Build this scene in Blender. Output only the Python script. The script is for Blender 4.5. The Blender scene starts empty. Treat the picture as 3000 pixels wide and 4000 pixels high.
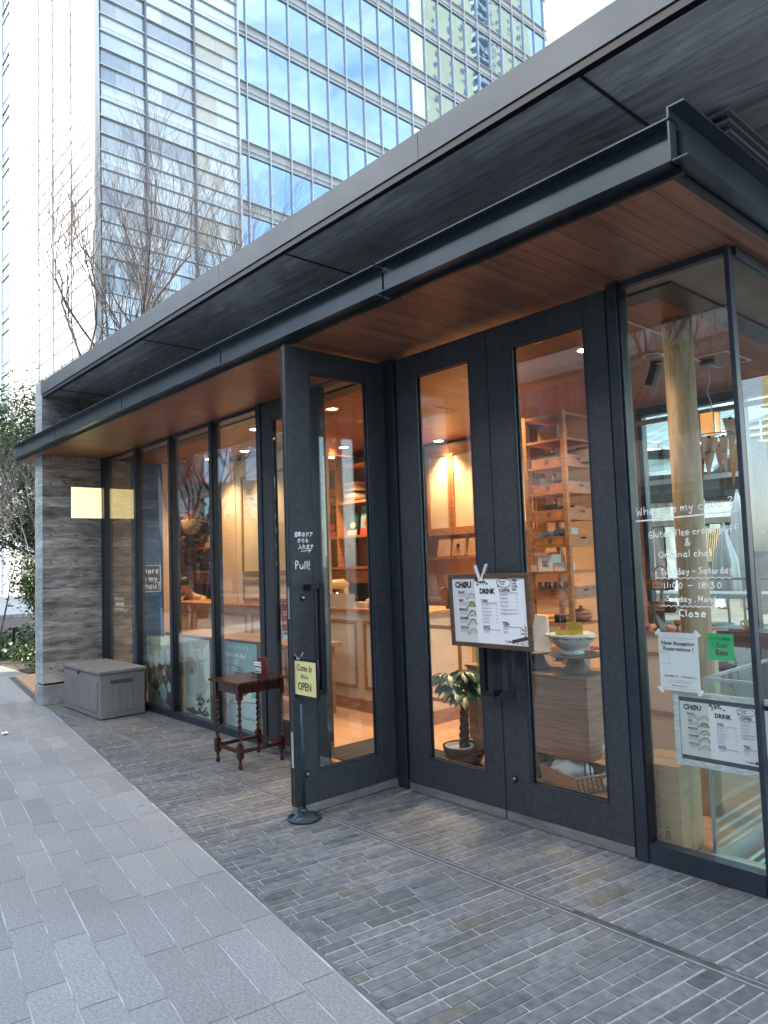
import bpy, math, random
from mathutils import Vector, Matrix
R = math.radians
random.seed(7)
SC = bpy.context.scene
COL = SC.collection
# ------------------------------------------------------------ camera
CAM = Vector((0, -3.490, 1.5563))
F = Vector((-0.74350536, 0.66515584, 0.069047)); RT = Vector((0.66452924, 0.74644091, -0.03502649)); UP = Vector((0.07483758, -0.01984137, 0.99699832))
cd = bpy.data.cameras.new('camera'); cam = bpy.data.objects.new('camera', cd); COL.objects.link(cam)
cd.sensor_fit = 'VERTICAL'; cd.sensor_height = 36; cd.lens = 2836.67*36/4000
cd.clip_start = .05; cd.clip_end = 2000
mw = Matrix((RT, UP, -F)).transposed().to_4x4(); mw.translation = CAM
cam.matrix_world = mw
SC.camera = cam
# ------------------------------------------------------------ sky, sun, exposure
SUN = Vector((-.38, -.80, .43)).normalized()
sun_el = math.asin(SUN.z); sun_az = math.atan2(SUN.x, SUN.y)
W = bpy.data.worlds.new('World'); SC.world = W; W.use_nodes = True
nt = W.node_tree; nt.nodes.clear()
def nn(t, ty, **kw):
    n = t.nodes.new(ty)
    for k, v in kw.items(): setattr(n, k, v)
    return n
sky = nn(nt, 'ShaderNodeTexSky', sky_type='NISHITA', sun_disc=False, sun_elevation=sun_el, sun_rotation=sun_az, air_density=1.0, dust_density=1.6, ozone_density=1.0)
tc = nn(nt, 'ShaderNodeTexCoord')
mp = nn(nt, 'ShaderNodeMapping'); mp.inputs['Scale'].default_value = (1.3, 1.3, 2.6)
ns = nn(nt, 'ShaderNodeTexNoise'); ns.inputs['Scale'].default_value = 2.2; ns.inputs['Detail'].default_value = 7; ns.inputs['Roughness'].default_value = .62; ns.inputs['Distortion'].default_value = .5
rp = nn(nt, 'ShaderNodeValToRGB'); rp.color_ramp.elements[0].position = .42; rp.color_ramp.elements[1].position = .70
rp.color_ramp.elements[0].color = (.12, .12, .12, 1); rp.color_ramp.elements[1].color = (.92, .92, .92, 1)
mx = nn(nt, 'ShaderNodeMix', data_type='RGBA'); mx.inputs[7].default_value = (5.6, 5.9, 6.3, 1)
bg = nn(nt, 'ShaderNodeBackground'); bg.inputs['Strength'].default_value = .15
wo = nn(nt, 'ShaderNodeOutputWorld')
L = nt.links.new
L(tc.outputs['Generated'], mp.inputs[0]); L(mp.outputs[0], ns.inputs['Vector']); L(ns.outputs[0], rp.inputs[0]); L(rp.outputs[0], mx.inputs[0])
L(sky.outputs[0], mx.inputs[6]); L(mx.outputs[2], bg.inputs[0]); L(bg.outputs[0], wo.inputs[0])
sd = bpy.data.lights.new('sun', 'SUN'); sd.energy = 3.2; sd.angle = R(.6); sd.color = (1, .94, .85)
so = bpy.data.objects.new('sun', sd); COL.objects.link(so); so.rotation_euler = (-SUN).to_track_quat('-Z', 'Y').to_euler()
SC.view_settings.view_transform = 'Standard'; SC.view_settings.look = 'None'; SC.view_settings.exposure = 2.25; SC.view_settings.gamma = 1
SC.cycles.max_bounces = 7; SC.cycles.transparent_max_bounces = 24; SC.cycles.glossy_bounces = 4; SC.cycles.diffuse_bounces = 3
SC.cycles.use_denoising = True
SC.cycles.caustics_reflective = False; SC.cycles.caustics_refractive = False

def P(u, v, ax, val):
    """world point of a photograph pixel lying on the plane coordinate[ax] = val (used for measuring)"""
    d = F + RT*((u-1500)/2836.67) + UP*((2000-v)/2836.67)
    return CAM + d*((val-CAM[ax])/d[ax])
# ------------------------------------------------------------ object helpers
def tag(o, label=None, cat=None, group=None, kind=None):
    if label: o['label'] = label
    if cat: o['category'] = cat
    if group: o['group'] = group
    if kind: o['kind'] = kind
    return o
def thing(name, label, cat, loc=(0, 0, 0), rz=0, group=None):
    o = bpy.data.objects.new(name, None); COL.objects.link(o); o.location = loc; o.rotation_euler = (0, 0, rz); o.empty_display_size = .1
    return tag(o, label, cat, group)
def kids(o): return [c for c in bpy.data.objects if c.parent == o]
def copy_tree(o, parent=None):
    c = o.copy(); COL.objects.link(c); c.parent = parent
    for ch in kids(o):
        if ch is not c: copy_tree(ch, c)
    return c
class MB:
    def __init__(s): s.v = []; s.f = []; s.mi = []; s.sm = []; s.col = []; s.cur = 0; s.c = .5; s.T = None; s.lz = 0
    def pt(s, p):
        p = Vector(p)
        s.v.append(s.T @ p if s.T else p); return len(s.v)-1
    def face(s, idx, smooth=False): s.f.append(tuple(idx)); s.mi.append(s.cur); s.sm.append(smooth); s.col.append(s.c)
    def poly(s, pts, smooth=False): s.face([s.pt(p) for p in pts], smooth)
    def box(s, a, b):
        x0, y0, z0 = [min(a[i], b[i]) for i in range(3)]; x1, y1, z1 = [max(a[i], b[i]) for i in range(3)]
        i = [s.pt(p) for p in ((x0,y0,z0),(x1,y0,z0),(x1,y1,z0),(x0,y1,z0),(x0,y0,z1),(x1,y0,z1),(x1,y1,z1),(x0,y1,z1))]
        for q in ((3,2,1,0),(4,5,6,7),(0,1,5,4),(1,2,6,5),(2,3,7,6),(3,0,4,7)): s.face([i[k] for k in q])
        return s
    def bar(s, p, q, w, h, up=(0, 0, 1)):
        p = Vector(p); q = Vector(q); d = (q-p).normalized(); u = Vector(up)
        sd_ = d.cross(u)
        if sd_.length < 1e-4: sd_ = d.cross(Vector((1, 0, 0)))
        sd_.normalize(); u = sd_.cross(d)
        i = [s.pt(e + sd_*a*w/2 + u*b*h/2) for e in (p, q) for a, b in ((-1,-1),(1,-1),(1,1),(-1,1))]
        for k in ((3,2,1,0),(4,5,6,7),(0,1,5,4),(1,2,6,5),(2,3,7,6),(3,0,4,7)): s.face([i[j] for j in k])
        return s
    def tube(s, pts, rad, n=8, cap=True):
        pts = [Vector(p) for p in pts]
        if not hasattr(rad, '__len__'): rad = [rad]*len(pts)
        rings = []; pn = None
        for k, p in enumerate(pts):
            d = (pts[min(k+1, len(pts)-1)] - pts[max(k-1, 0)])
            d = d.normalized() if d.length > 1e-9 else Vector((0, 0, 1))
            if pn is None: pn = d.orthogonal().normalized()
            else:
                pn = pn - d*pn.dot(d); pn = pn.normalized() if pn.length > 1e-6 else d.orthogonal().normalized()
            b = d.cross(pn)
            rings.append([s.pt(p + (pn*math.cos(t)+b*math.sin(t))*rad[k]) for t in [2*math.pi*j/n for j in range(n)]])
        for a, b in zip(rings, rings[1:]):
            for j in range(n): s.face((a[j], a[(j+1) % n], b[(j+1) % n], b[j]), True)
        if cap:
            s.face(rings[0][::-1]); s.face(rings[-1])
        return s
    def lathe(s, prof, c=(0, 0, 0), n=20, sx=1, sy=1):
        rings = []
        for r_, z in prof:
            rings.append([s.pt((c[0]+sx*r_*math.cos(2*math.pi*j/n), c[1]+sy*r_*math.sin(2*math.pi*j/n), c[2]+z)) for j in range(n)])
        for a, b in zip(rings, rings[1:]):
            for j in range(n): s.face((a[j], a[(j+1) % n], b[(j+1) % n], b[j]), True)
        s.face(rings[0][::-1]); s.face(rings[-1])
        return s
    def prism(s, poly, z0, z1):
        a = [s.pt((x, y, z0)) for x, y in poly]; b = [s.pt((x, y, z1)) for x, y in poly]; n = len(poly)
        s.face(a[::-1]); s.face(b)
        for j in range(n): s.face((a[j], a[(j+1) % n], b[(j+1) % n], b[j]))
        return s
    def disc(s, c, r_, z=0, n=20, sy=1, a0=0, a1=2*math.pi):
        full = abs(a1-a0) > 6.28
        s.poly([(c[0]+r_*math.cos(a0+(a1-a0)*j/(n if full else n-1)), c[1]+sy*r_*math.sin(a0+(a1-a0)*j/(n if full else n-1)), z) for j in range(n)])
        return s
    def rect(s, x0, y0, x1, y1, z=0): s.poly([(x0,y0,z),(x1,y0,z),(x1,y1,z),(x0,y1,z)]); return s
    def line(s, pts, w, z=0):
        for (ax_, ay), (bx, by) in zip(pts, pts[1:]):
            d = Vector((bx-ax_, by-ay));
            if d.length < 1e-7: continue
            d.normalize(); n = Vector((-d.y, d.x))*w/2; e = d*w*.3; s.lz = (s.lz+1) % 23; zz = z; z = zz+s.lz*1.7e-5
            s.poly([(ax_-n.x-e.x, ay-n.y-e.y, z), (bx-n.x+e.x, by-n.y+e.y, z), (bx+n.x+e.x, by+n.y+e.y, z), (ax_+n.x-e.x, ay+n.y-e.y, z)]); z = zz
        return s
    def text(s, body, x, y, h, z=0, align='L', bold=0, shear=0, sx=1, wmax=None):
        V, Fc, wd = text_geo(body, bold, shear)
        k = h/.72
        if wmax and wd*k*sx > wmax: sx = wmax/(wd*k)
        ox = x - (0 if align == 'L' else wd*k*sx/2 if align == 'C' else wd*k*sx)
        base = len(s.v)
        for p in V: s.pt((ox+p[0]*k*sx, y+p[1]*k, z))
        for f_ in Fc: s.face([base+i for i in f_])
        return s
    def build(s, name, mats, parent=None, bevel=0, loc=None, col=False, seg=2):
        me = bpy.data.meshes.new(name); me.from_pydata([tuple(p) for p in s.v], [], s.f)
        if not isinstance(mats, (list, tuple)): mats = [mats]
        for m in mats: me.materials.append(m)
        me.polygons.foreach_set('material_index', s.mi); me.polygons.foreach_set('use_smooth', s.sm)
        if col:
            a = me.color_attributes.new('rnd', 'FLOAT_COLOR', 'CORNER'); buf = []
            for p, c in zip(me.polygons, s.col): buf += [c if not hasattr(c, '__len__') else c[0], c if not hasattr(c, '__len__') else c[1], 0, 1]*p.loop_total
            a.data.foreach_set('color', buf)
        me.update()
        o = bpy.data.objects.new(name, me); COL.objects.link(o)
        if parent: o.parent = parent
        if loc: o.location = loc
        if bevel:
            b = o.modifiers.new('b', 'BEVEL'); b.width = bevel; b.segments = seg; b.limit_method = 'ANGLE'; b.angle_limit = R(40)
        return o
_tc = {}
def text_geo(body, bold, shear):
    k = (body, bold, shear)
    if k not in _tc:
        c = bpy.data.curves.new('t', 'FONT'); c.body = body; c.offset = bold; c.shear = shear; c.resolution_u = 2
        o = bpy.data.objects.new('t', c); COL.objects.link(o); bpy.context.view_layer.update()
        m = bpy.data.meshes.new_from_object(o.evaluated_get(bpy.context.evaluated_depsgraph_get()))
        V = [(v.co.x, v.co.y) for v in m.vertices]; Fc = [tuple(p.vertices) for p in m.polygons]
        x0 = min(v[0] for v in V) if V else 0; x1 = max(v[0] for v in V) if V else 0
        _tc[k] = ([(a-x0, b) for a, b in V], Fc, x1-x0)
        bpy.data.objects.remove(o); bpy.data.curves.remove(c); bpy.data.meshes.remove(m)
    return _tc[k]
def frame(o, X, Y):
    X = Vector(X).normalized(); Y = Vector(Y).normalized(); Z = X.cross(Y)
    m = Matrix((X, Y, Z)).transposed().to_4x4(); m.translation = Vector(o); return m
def FAC(x, y, z): return frame((x, y, z), (1, 0, 0), (0, 0, 1))       # drawn on a plane facing the street
# handwriting: strokes on a 0..9 grid, baseline 2, x-height 6, ascender 9
G = {'a':'56 25 13 22 42 56|56 52 62','b':'19 12|15 36 54 42 12','c':'55 36 14 22 52','d':'59 52|55 26 13 22 52','e':'14 54 46 26 13 22 52','f':'58 39 27 22|05 45','g':'55 26 14 23 54|56 51 30 11','h':'19 12|14 36 55 52','i':'16 12|18 19','k':'19 12|55 14 52','l':'19 12','m':'06 02|04 26 33 32|34 56 65 62','n':'16 12|14 36 55 52','o':'36 14 22 42 54 36','p':'16 10|15 36 54 33 13','r':'16 12|14 36 46','s':'55 26 15 44 42 12','t':'28 23 42|06 46','u':'16 13 32 54|56 52','v':'06 32 56','w':'06 12 35 52 66','y':'16 24 44|56 30 10',
'W':'09 12 36 52 69','G':'58 29 04 22 52 55 35','O':'39 06 23 52 66 49 39','T':'09 69|39 32','S':'59 29 17 45 43 12','M':'02 09 34 69 62','P':'12 19 49 47 15','C':'58 29 05 23 52','&':'62 27 28 49 47 13 22 42 65','?':'18 39 58 35 34|32 31','!':'19 14|12 11','.':'12 22','-':'15 65',':':'13 14|16 17','0':'39 15 32 56 39','1':'29 22','3':'18 49 36 54 32 12','8':'39 17 55 42 14 57 39','5':'59 29 26 55 42 12','7':'19 59 22',"'":'19 17',',':'12 01','Y':'19 35 59|35 32','R':'12 19 48 16 52','N':'12 19 52 59','A':'02 39 62|15 55','L':'19 12 52','D':'12 19 47 54 12','E':'59 19 12 52|15 45','B':'12 19 47 15 53 12','I':'19 12','H':'19 12|59 52|15 55','U':'19 13 32 53 59','J':'39 33 12 04','K':'19 12|59 15 52','F':'59 19 12|15 45','V':'09 32 59','X':'19 52|59 12','Q':'39 06 23 52 66 49 39|43 61'}
def hand(mb, body, x, y, h, w, z=0, slope=0, wid=1.0, align='L', rnd=None, fit=None):
    rnd = rnd or random.Random(len(body)*7+int(x*1000))
    k = h/7.0; kx = k*wid; tot = 0
    adv = []
    for ch in body:
        g = G.get(ch)
        a = 3.6 if not g else max(int(c[0]) for st in g.split('|') for c in st.split()) + 1.9
        adv.append(a); tot += a
    if fit: kx = fit/tot
    cx = x - (0 if align == 'L' else tot*kx/2)
    x0 = cx
    for ch, a in zip(body, adv):
        g = G.get(ch)
        if g:
            dy = rnd.uniform(-.35, .35)
            for st in g.split('|'):
                pts = [(int(c[0])+rnd.uniform(-.25, .25), int(c[1])-2+dy+rnd.uniform(-.25, .25)) for c in st.split()]
                if len(pts) > 2: pts = catmull(pts)
                mb.line([(cx+px*kx, y+py*k+(cx-x0)*slope) for px, py in pts], w, z)
        cx += a*kx
    return tot*kx
def catmull(p, n=4):
    q = [p[0]]+list(p)+[p[-1]]; out = []
    for i in range(1, len(q)-2):
        a, b, c, d = q[i-1], q[i], q[i+1], q[i+2]
        for j in range(n):
            t = j/n
            out.append(tuple(.5*((2*b[k])+(-a[k]+c[k])*t+(2*a[k]-5*b[k]+4*c[k]-d[k])*t*t+(-a[k]+3*b[k]-3*c[k]+d[k])*t**3) for k in range(len(b))))
    out.append(tuple(p[-1])); return out
# ------------------------------------------------------------ materials
def mat(name, col=(.5, .5, .5), rough=.6, metal=0, spec=.5, emit=None, es=0):
    m = bpy.data.materials.new(name); m.use_nodes = True
    b = m.node_tree.nodes['Principled BSDF']
    b.inputs['Base Color'].default_value = (*col, 1); b.inputs['Roughness'].default_value = rough; b.inputs['Metallic'].default_value = metal
    b.inputs['Specular IOR Level'].default_value = spec
    if emit: b.inputs['Emission Color'].default_value = (*emit, 1); b.inputs['Emission Strength'].default_value = es
    return m
def vary(m, col_a, col_b, scale=(1, 1, 1), detail=5, rough=None, bump=0, noise=4, lo=.35, hi=.65, attr=False, distort=0, coord='Object', bscale=None):
    """two-tone noise over the object, optionally shifted per face by its stored random value"""
    t = m.node_tree; b = t.nodes['Principled BSDF']; l = t.links.new
    tc_ = nn(t, 'ShaderNodeTexCoord'); mp_ = nn(t, 'ShaderNodeMapping'); mp_.inputs['Scale'].default_value = scale
    no = nn(t, 'ShaderNodeTexNoise'); no.inputs['Scale'].default_value = noise; no.inputs['Detail'].default_value = detail; no.inputs['Distortion'].default_value = distort
    r_ = nn(t, 'ShaderNodeValToRGB'); r_.color_ramp.elements[0].position = lo; r_.color_ramp.elements[1].position = hi
    r_.color_ramp.elements[0].color = (*col_a, 1); r_.color_ramp.elements[1].color = (*col_b, 1)
    l(tc_.outputs[coord], mp_.inputs[0]); l(mp_.outputs[0], no.inputs['Vector']); l(no.outputs[0], r_.inputs[0])
    out = r_.outputs[0]
    if attr:
        at_ = nn(t, 'ShaderNodeAttribute', attribute_name='rnd')
        sep = nn(t, 'ShaderNodeSeparateColor'); l(at_.outputs['Color'], sep.inputs[0])
        hv = nn(t, 'ShaderNodeHueSaturation'); l(out, hv.inputs['Color']); l(sep.outputs[0], hv.inputs['Value'])
        warm = nn(t, 'ShaderNodeMix', data_type='RGBA', blend_type='MULTIPLY'); warm.inputs[7].default_value = (1.12, 1.02, .82, 1)
        l(sep.outputs[1], warm.inputs[0]); l(hv.outputs[0], warm.inputs[6]); out = warm.outputs[2]
    l(out, b.inputs['Base Color'])
    if bump:
        bp = nn(t, 'ShaderNodeBump'); bp.inputs['Strength'].default_value = bump; bp.inputs['Distance'].default_value = .004
        if bscale:
            n2 = nn(t, 'ShaderNodeTexNoise'); n2.inputs['Scale'].default_value = bscale; n2.inputs['Detail'].default_value = 3
            l(tc_.outputs[coord], n2.inputs['Vector']); l(n2.outputs[0], bp.inputs['Height'])
        else: l(no.outputs[0], bp.inputs['Height'])
        l(bp.outputs[0], b.inputs['Normal'])
    return m
def boards(name, across, along, pitch, cols, rough=.75, grain=(2, 45), gap=.012, gapcol=.5, bump=.4, spread=.35, light=None, knots=False):
    """planks stacked along axis `across`, running along axis `along`; used for board-marked concrete and wood"""
    m = mat(name, cols[0], rough); t = m.node_tree; b = t.nodes['Principled BSDF']; l = t.links.new
    tc_ = nn(t, 'ShaderNodeTexCoord'); sp = nn(t, 'ShaderNodeSeparateXYZ'); l(tc_.outputs['Object'], sp.inputs[0])
    dv = nn(t, 'ShaderNodeMath', operation='DIVIDE'); dv.inputs[1].default_value = pitch; l(sp.outputs[across], dv.inputs[0])
    fl = nn(t, 'ShaderNodeMath', operation='FLOOR'); l(dv.outputs[0], fl.inputs[0])
    fr = nn(t, 'ShaderNodeMath', operation='FRACT'); l(dv.outputs[0], fr.inputs[0])
    wn = nn(t, 'ShaderNodeTexWhiteNoise', noise_dimensions='1D'); l(fl.outputs[0], wn.inputs['W'])
    sc = [0, 0, 0]; third = 3-across-along; sc[along] = grain[0]; sc[across] = grain[1]; sc[third] = grain[0]
    mp_ = nn(t, 'ShaderNodeMapping'); mp_.inputs['Scale'].default_value = sc; l(tc_.outputs['Object'], mp_.inputs[0])
    ad = nn(t, 'ShaderNodeVectorMath', operation='ADD'); l(mp_.outputs[0], ad.inputs[0])
    w3 = nn(t, 'ShaderNodeVectorMath', operation='SCALE'); w3.inputs['Scale'].default_value = 37; l(wn.outputs['Color'], w3.inputs[0]); l(w3.outputs[0], ad.inputs[1])
    no = nn(t, 'ShaderNodeTexNoise'); no.inputs['Scale'].default_value = 1; no.inputs['Detail'].default_value = 6; no.inputs['Roughness'].default_value = .62; no.inputs['Distortion'].default_value = 1.15 if knots else .3
    l(ad.outputs[0], no.inputs['Vector'])
    r_ = nn(t, 'ShaderNodeValToRGB'); r_.color_ramp.elements[0].position = .33; r_.color_ramp.elements[1].position = .68
    r_.color_ramp.elements[0].color = (*cols[0], 1); r_.color_ramp.elements[1].color = (*cols[1], 1); l(no.outputs[0], r_.inputs[0])
    mr = nn(t, 'ShaderNodeMapRange'); mr.inputs['To Min'].default_value = 1-spread; mr.inputs['To Max'].default_value = 1+spread; l(wn.outputs['Value'], mr.inputs['Value'])
    hv = nn(t, 'ShaderNodeHueSaturation'); l(r_.outputs[0], hv.inputs['Color']); l(mr.outputs[0], hv.inputs['Value'])
    big = nn(t, 'ShaderNodeTexNoise'); big.inputs['Scale'].default_value = 1.3; big.inputs['Detail'].default_value = 4; l(tc_.outputs['Object'], big.inputs['Vector'])
    bm = nn(t, 'ShaderNodeMapRange'); bm.inputs['From Min'].default_value = .3; bm.inputs['From Max'].default_value = .7; bm.inputs['To Min'].default_value = .75; bm.inputs['To Max'].default_value = 1.25; l(big.outputs[0], bm.inputs['Value'])
    hv2 = nn(t, 'ShaderNodeHueSaturation'); l(hv.outputs[0], hv2.inputs['Color']); l(bm.outputs[0], hv2.inputs['Value'])
    lt = nn(t, 'ShaderNodeMath', operation='LESS_THAN'); lt.inputs[1].default_value = gap/pitch; l(fr.outputs[0], lt.inputs[0])
    mg = nn(t, 'ShaderNodeMix', data_type='RGBA', blend_type='MULTIPLY'); mg.inputs[7].default_value = (gapcol, gapcol, gapcol, 1)
    l(lt.outputs[0], mg.inputs[0]); l(hv2.outputs[0], mg.inputs[6]); l(mg.outputs[2], b.inputs['Base Color'])
    bp = nn(t, 'ShaderNodeBump'); bp.inputs['Strength'].default_value = bump; bp.inputs['Distance'].default_value = .006; l(no.outputs[0], bp.inputs['Height']); l(bp.outputs[0], b.inputs['Normal'])
    return m
def wear(m, scale=.9, lo=.82, hi=1.1, spots=0, spot_scale=6, detail=5, stretch=(1, 1, 1)):
    """uneven grime and small stains that belong to the surface"""
    t = m.node_tree; b = t.nodes['Principled BSDF']; l = t.links.new; src = b.inputs['Base Color'].links[0].from_socket
    tc_ = nn(t, 'ShaderNodeTexCoord'); mp_ = nn(t, 'ShaderNodeMapping'); mp_.inputs['Scale'].default_value = stretch; l(tc_.outputs['Object'], mp_.inputs[0])
    no = nn(t, 'ShaderNodeTexNoise'); no.inputs['Scale'].default_value = scale; no.inputs['Detail'].default_value = detail; no.inputs['Roughness'].default_value = .6; l(mp_.outputs[0], no.inputs['Vector'])
    mr = nn(t, 'ShaderNodeMapRange'); mr.inputs['From Min'].default_value = .33; mr.inputs['From Max'].default_value = .67; mr.inputs['To Min'].default_value = lo; mr.inputs['To Max'].default_value = hi; l(no.outputs[0], mr.inputs['Value'])
    val = mr.outputs[0]
    if spots:
        vo = nn(t, 'ShaderNodeTexVoronoi'); vo.inputs['Scale'].default_value = spot_scale; l(tc_.outputs['Object'], vo.inputs['Vector'])
        m2 = nn(t, 'ShaderNodeMapRange'); m2.inputs['From Min'].default_value = .035; m2.inputs['From Max'].default_value = .075; m2.inputs['To Min'].default_value = 1-spots; m2.inputs['To Max'].default_value = 1; l(vo.outputs['Distance'], m2.inputs['Value'])
        mu = nn(t, 'ShaderNodeMath', operation='MULTIPLY'); l(val, mu.inputs[0]); l(m2.outputs[0], mu.inputs[1]); val = mu.outputs[0]
    hv = nn(t, 'ShaderNodeHueSaturation'); l(src, hv.inputs['Color']); l(val, hv.inputs['Value']); l(hv.outputs[0], b.inputs['Base Color']); return m
def glassmat(name, tint=(.96, .985, .975), base=.05, gain=1.0):
    m = bpy.data.materials.new(name); m.use_nodes = True; t = m.node_tree; t.nodes.clear(); l = t.links.new
    tr = nn(t, 'ShaderNodeBsdfTransparent'); tr.inputs[0].default_value = (*tint, 1)
    gl = nn(t, 'ShaderNodeBsdfGlossy'); gl.inputs['Roughness'].default_value = .0; gl.inputs[0].default_value = (1, 1, 1, 1)
    lw = nn(t, 'ShaderNodeLayerWeight'); lw.inputs['Blend'].default_value = .5
    pw = nn(t, 'ShaderNodeMath', operation='POWER'); pw.inputs[1].default_value = 5; l(lw.outputs['Facing'], pw.inputs[0])
    ml = nn(t, 'ShaderNodeMath', operation='MULTIPLY_ADD'); ml.inputs[1].default_value = (1-base)*gain; ml.inputs[2].default_value = base; l(pw.outputs[0], ml.inputs[0])
    mx_ = nn(t, 'ShaderNodeMixShader'); l(ml.outputs[0], mx_.inputs[0]); l(tr.outputs[0], mx_.inputs[1]); l(gl.outputs[0], mx_.inputs[2])
    o = nn(t, 'ShaderNodeOutputMaterial'); l(mx_.outputs[0], o.inputs[0]); return m
M = {}
M['glass'] = glassmat('clear_glass', base=.062, gain=1.25)
M['glass2'] = glassmat('case_glass', tint=(.90, .97, .95), base=.05)
M['door'] = vary(mat('door_steel', rough=.48, metal=.25), (.036, .041, .049), (.058, .065, .076), noise=32, detail=4, lo=.30, hi=.72)
M['frame'] = vary(mat('frame_paint', rough=.38, metal=.2), (.022, .030, .042), (.034, .044, .058), noise=9)
M['black'] = mat('black_metal', (.012, .014, .018), .35, .3)
M['blackmat'] = mat('black_matte', (.015, .015, .017), .7)
M['steel'] = vary(mat('brushed_steel', rough=.42, metal=.6), (.27, .26, .245), (.36, .345, .325), scale=(1, 1, 12), noise=5)
M['chrome'] = mat('chrome', (.75, .75, .76), .15, 1)
M['channel'] = vary(mat('channel_paint', rough=.30, metal=.5), (.040, .058, .074), (.056, .078, .096), noise=3)
M['fascia'] = vary(mat('fascia_metal', rough=.45, metal=.25), (.105, .118, .126), (.132, .146, .152), noise=2.2)
M['soffitconc'] = boards('roof_underside_concrete', 1, 0, .11, ((.33, .34, .35), (.68, .68, .68)), .8, grain=(2.2, 14), gap=.004, gapcol=.6, spread=.22, knots=True)
M['wallconc'] = boards('board_marked_concrete', 2, 1, .125, ((.12, .12, .112), (.47, .445, .40)), .8, grain=(3.2, 17), gap=.004, gapcol=.6, bump=.7, spread=.30, knots=True)
M['wallconc_lit'] = boards('board_marked_concrete_lit_end', 2, 0, .125, ((.26, .30, .32), (.50, .55, .58)), .8, grain=(3, 17), gap=.004, gapcol=.7, bump=.5, spread=.15, knots=True)  # paler, bluer copy of the pier concrete: daylight on the end put into colour
M['baseconc'] = vary(mat('smooth_concrete', rough=.8), (.20, .215, .22), (.36, .375, .38), noise=7)
M['soffit'] = boards('canopy_wood', 0, 1, .15, ((.15, .062, .038), (.30, .140, .088)), .45, grain=(1.2, 55), gap=.005, gapcol=.12, bump=.12, spread=.10)
M['ceilwood'] = boards('ceiling_wood', 0, 1, .15, ((.20, .075, .038), (.34, .14, .075)), .45, grain=(1.2, 50), gap=.004, gapcol=.3, bump=.1, spread=.08)
def wood(name, a, b_, sc=(1, 1, 14), n=3, rough=.5): return vary(mat(name, rough=rough), a, b_, scale=sc, noise=n, detail=6, distort=1.2, bump=.08)
M['oak'] = wood('shelf_oak', (.32, .13, .05), (.46, .21, .09), (2, 2, 9))
M['oakpale'] = wood('pale_oak', (.40, .29, .17), (.58, .44, .27), (6, 6, .8))
M['walnut'] = wood('sideboard_walnut', (.20, .115, .065), (.34, .21, .125), (.9, .9, 22))
M['darkwood'] = wood('carved_dark_wood', (.018, .006, .004), (.075, .022, .012), (8, 8, 2), rough=.22)
M['framewood'] = wood('menu_frame_walnut', (.06, .033, .02), (.15, .085, .05), (4, 4, 30))
M['trimwood'] = wood('trim_wood', (.26, .13, .065), (.38, .20, .10), (2, 2, 9))
M['cream'] = vary(mat('cream_paint', rough=.6), (.56, .47, .35), (.66, .56, .43), noise=2)
M['beige'] = vary(mat('beige_wall', rough=.7), (.58, .42, .29), (.66, .49, .35), noise=1.5)
M['blue'] = vary(mat('blue_wall', rough=.6), (.012, .075, .23), (.016, .095, .28), noise=1.5)
M['panel'] = vary(mat('cabinet_panel', rough=.5), (.66, .52, .34), (.72, .58, .39), noise=2)
M['tilefloor'] = mat('floor_tile', (.5, .3, .2), .32)
M['white'] = mat('white_paint', (.78, .78, .76), .5)
M['paper'] = mat('white_paper', (.86, .87, .88), .6)
M['paper2'] = mat('grey_paper', (.68, .68, .66), .6)
M['ink'] = mat('ink', (.012, .012, .014), .6)
M['inkg'] = mat('grey_ink', (.30, .30, .32), .6)
M['chalk'] = mat('white_marker', (.95, .96, .96), .8)
M['kraft'] = vary(mat('kraft_paper', rough=.7), (.36, .22, .12), (.44, .28, .16), noise=6)
M['card'] = vary(mat('cardboard', rough=.75), (.36, .25, .13), (.45, .32, .18), noise=4, scale=(1, 1, 4))
M['grey_resin'] = vary(mat('storage_resin', rough=.5), (.19, .188, .183), (.215, .212, .206), noise=40, bump=.15)
M['blackdoor'] = M['black']
M['wicker'] = mat('wicker', (.3, .18, .09), .6)
def weave(name, a, b_, s, t3=None):
    m = mat(name, a, .6); t = m.node_tree; l = t.links.new
    tc_ = nn(t, 'ShaderNodeTexCoord'); mp_ = nn(t, 'ShaderNodeMapping'); mp_.inputs['Rotation'].default_value = (R(90), 0, 0) if t3 is None else t3
    br = nn(t, 'ShaderNodeTexBrick'); br.inputs['Color1'].default_value = (*a, 1); br.inputs['Color2'].default_value = (*b_, 1); br.inputs['Mortar'].default_value = (a[0]*.25, a[1]*.22, a[2]*.2, 1)
    br.inputs['Scale'].default_value = 1; br.inputs['Brick Width'].default_value = s; br.inputs['Row Height'].default_value = s*.45; br.inputs['Mortar Size'].default_value = s*.08; br.inputs['Mortar Smooth'].default_value = .6
    l(tc_.outputs['Object'], mp_.inputs[0]); l(mp_.outputs[0], br.inputs['Vector']); l(br.outputs['Color'], t.nodes['Principled BSDF'].inputs['Base Color'])
    bp = nn(t, 'ShaderNodeBump'); bp.inputs['Strength'].default_value = .8; bp.inputs['Distance'].default_value = .004; bp.invert = True; l(br.outputs['Fac'], bp.inputs['Height']); l(bp.outputs[0], t.nodes['Principled BSDF'].inputs['Normal'])
    return m
M['wick1'] = weave('golden_wicker', (.42, .27, .14), (.52, .35, .19), .028)
M['wick2'] = weave('brown_wicker', (.24, .13, .08), (.33, .19, .12), .03, (R(90), 0, R(90)))
M['wickd'] = weave('dark_wicker', (.06, .045, .03), (.11, .08, .055), .03)
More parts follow.
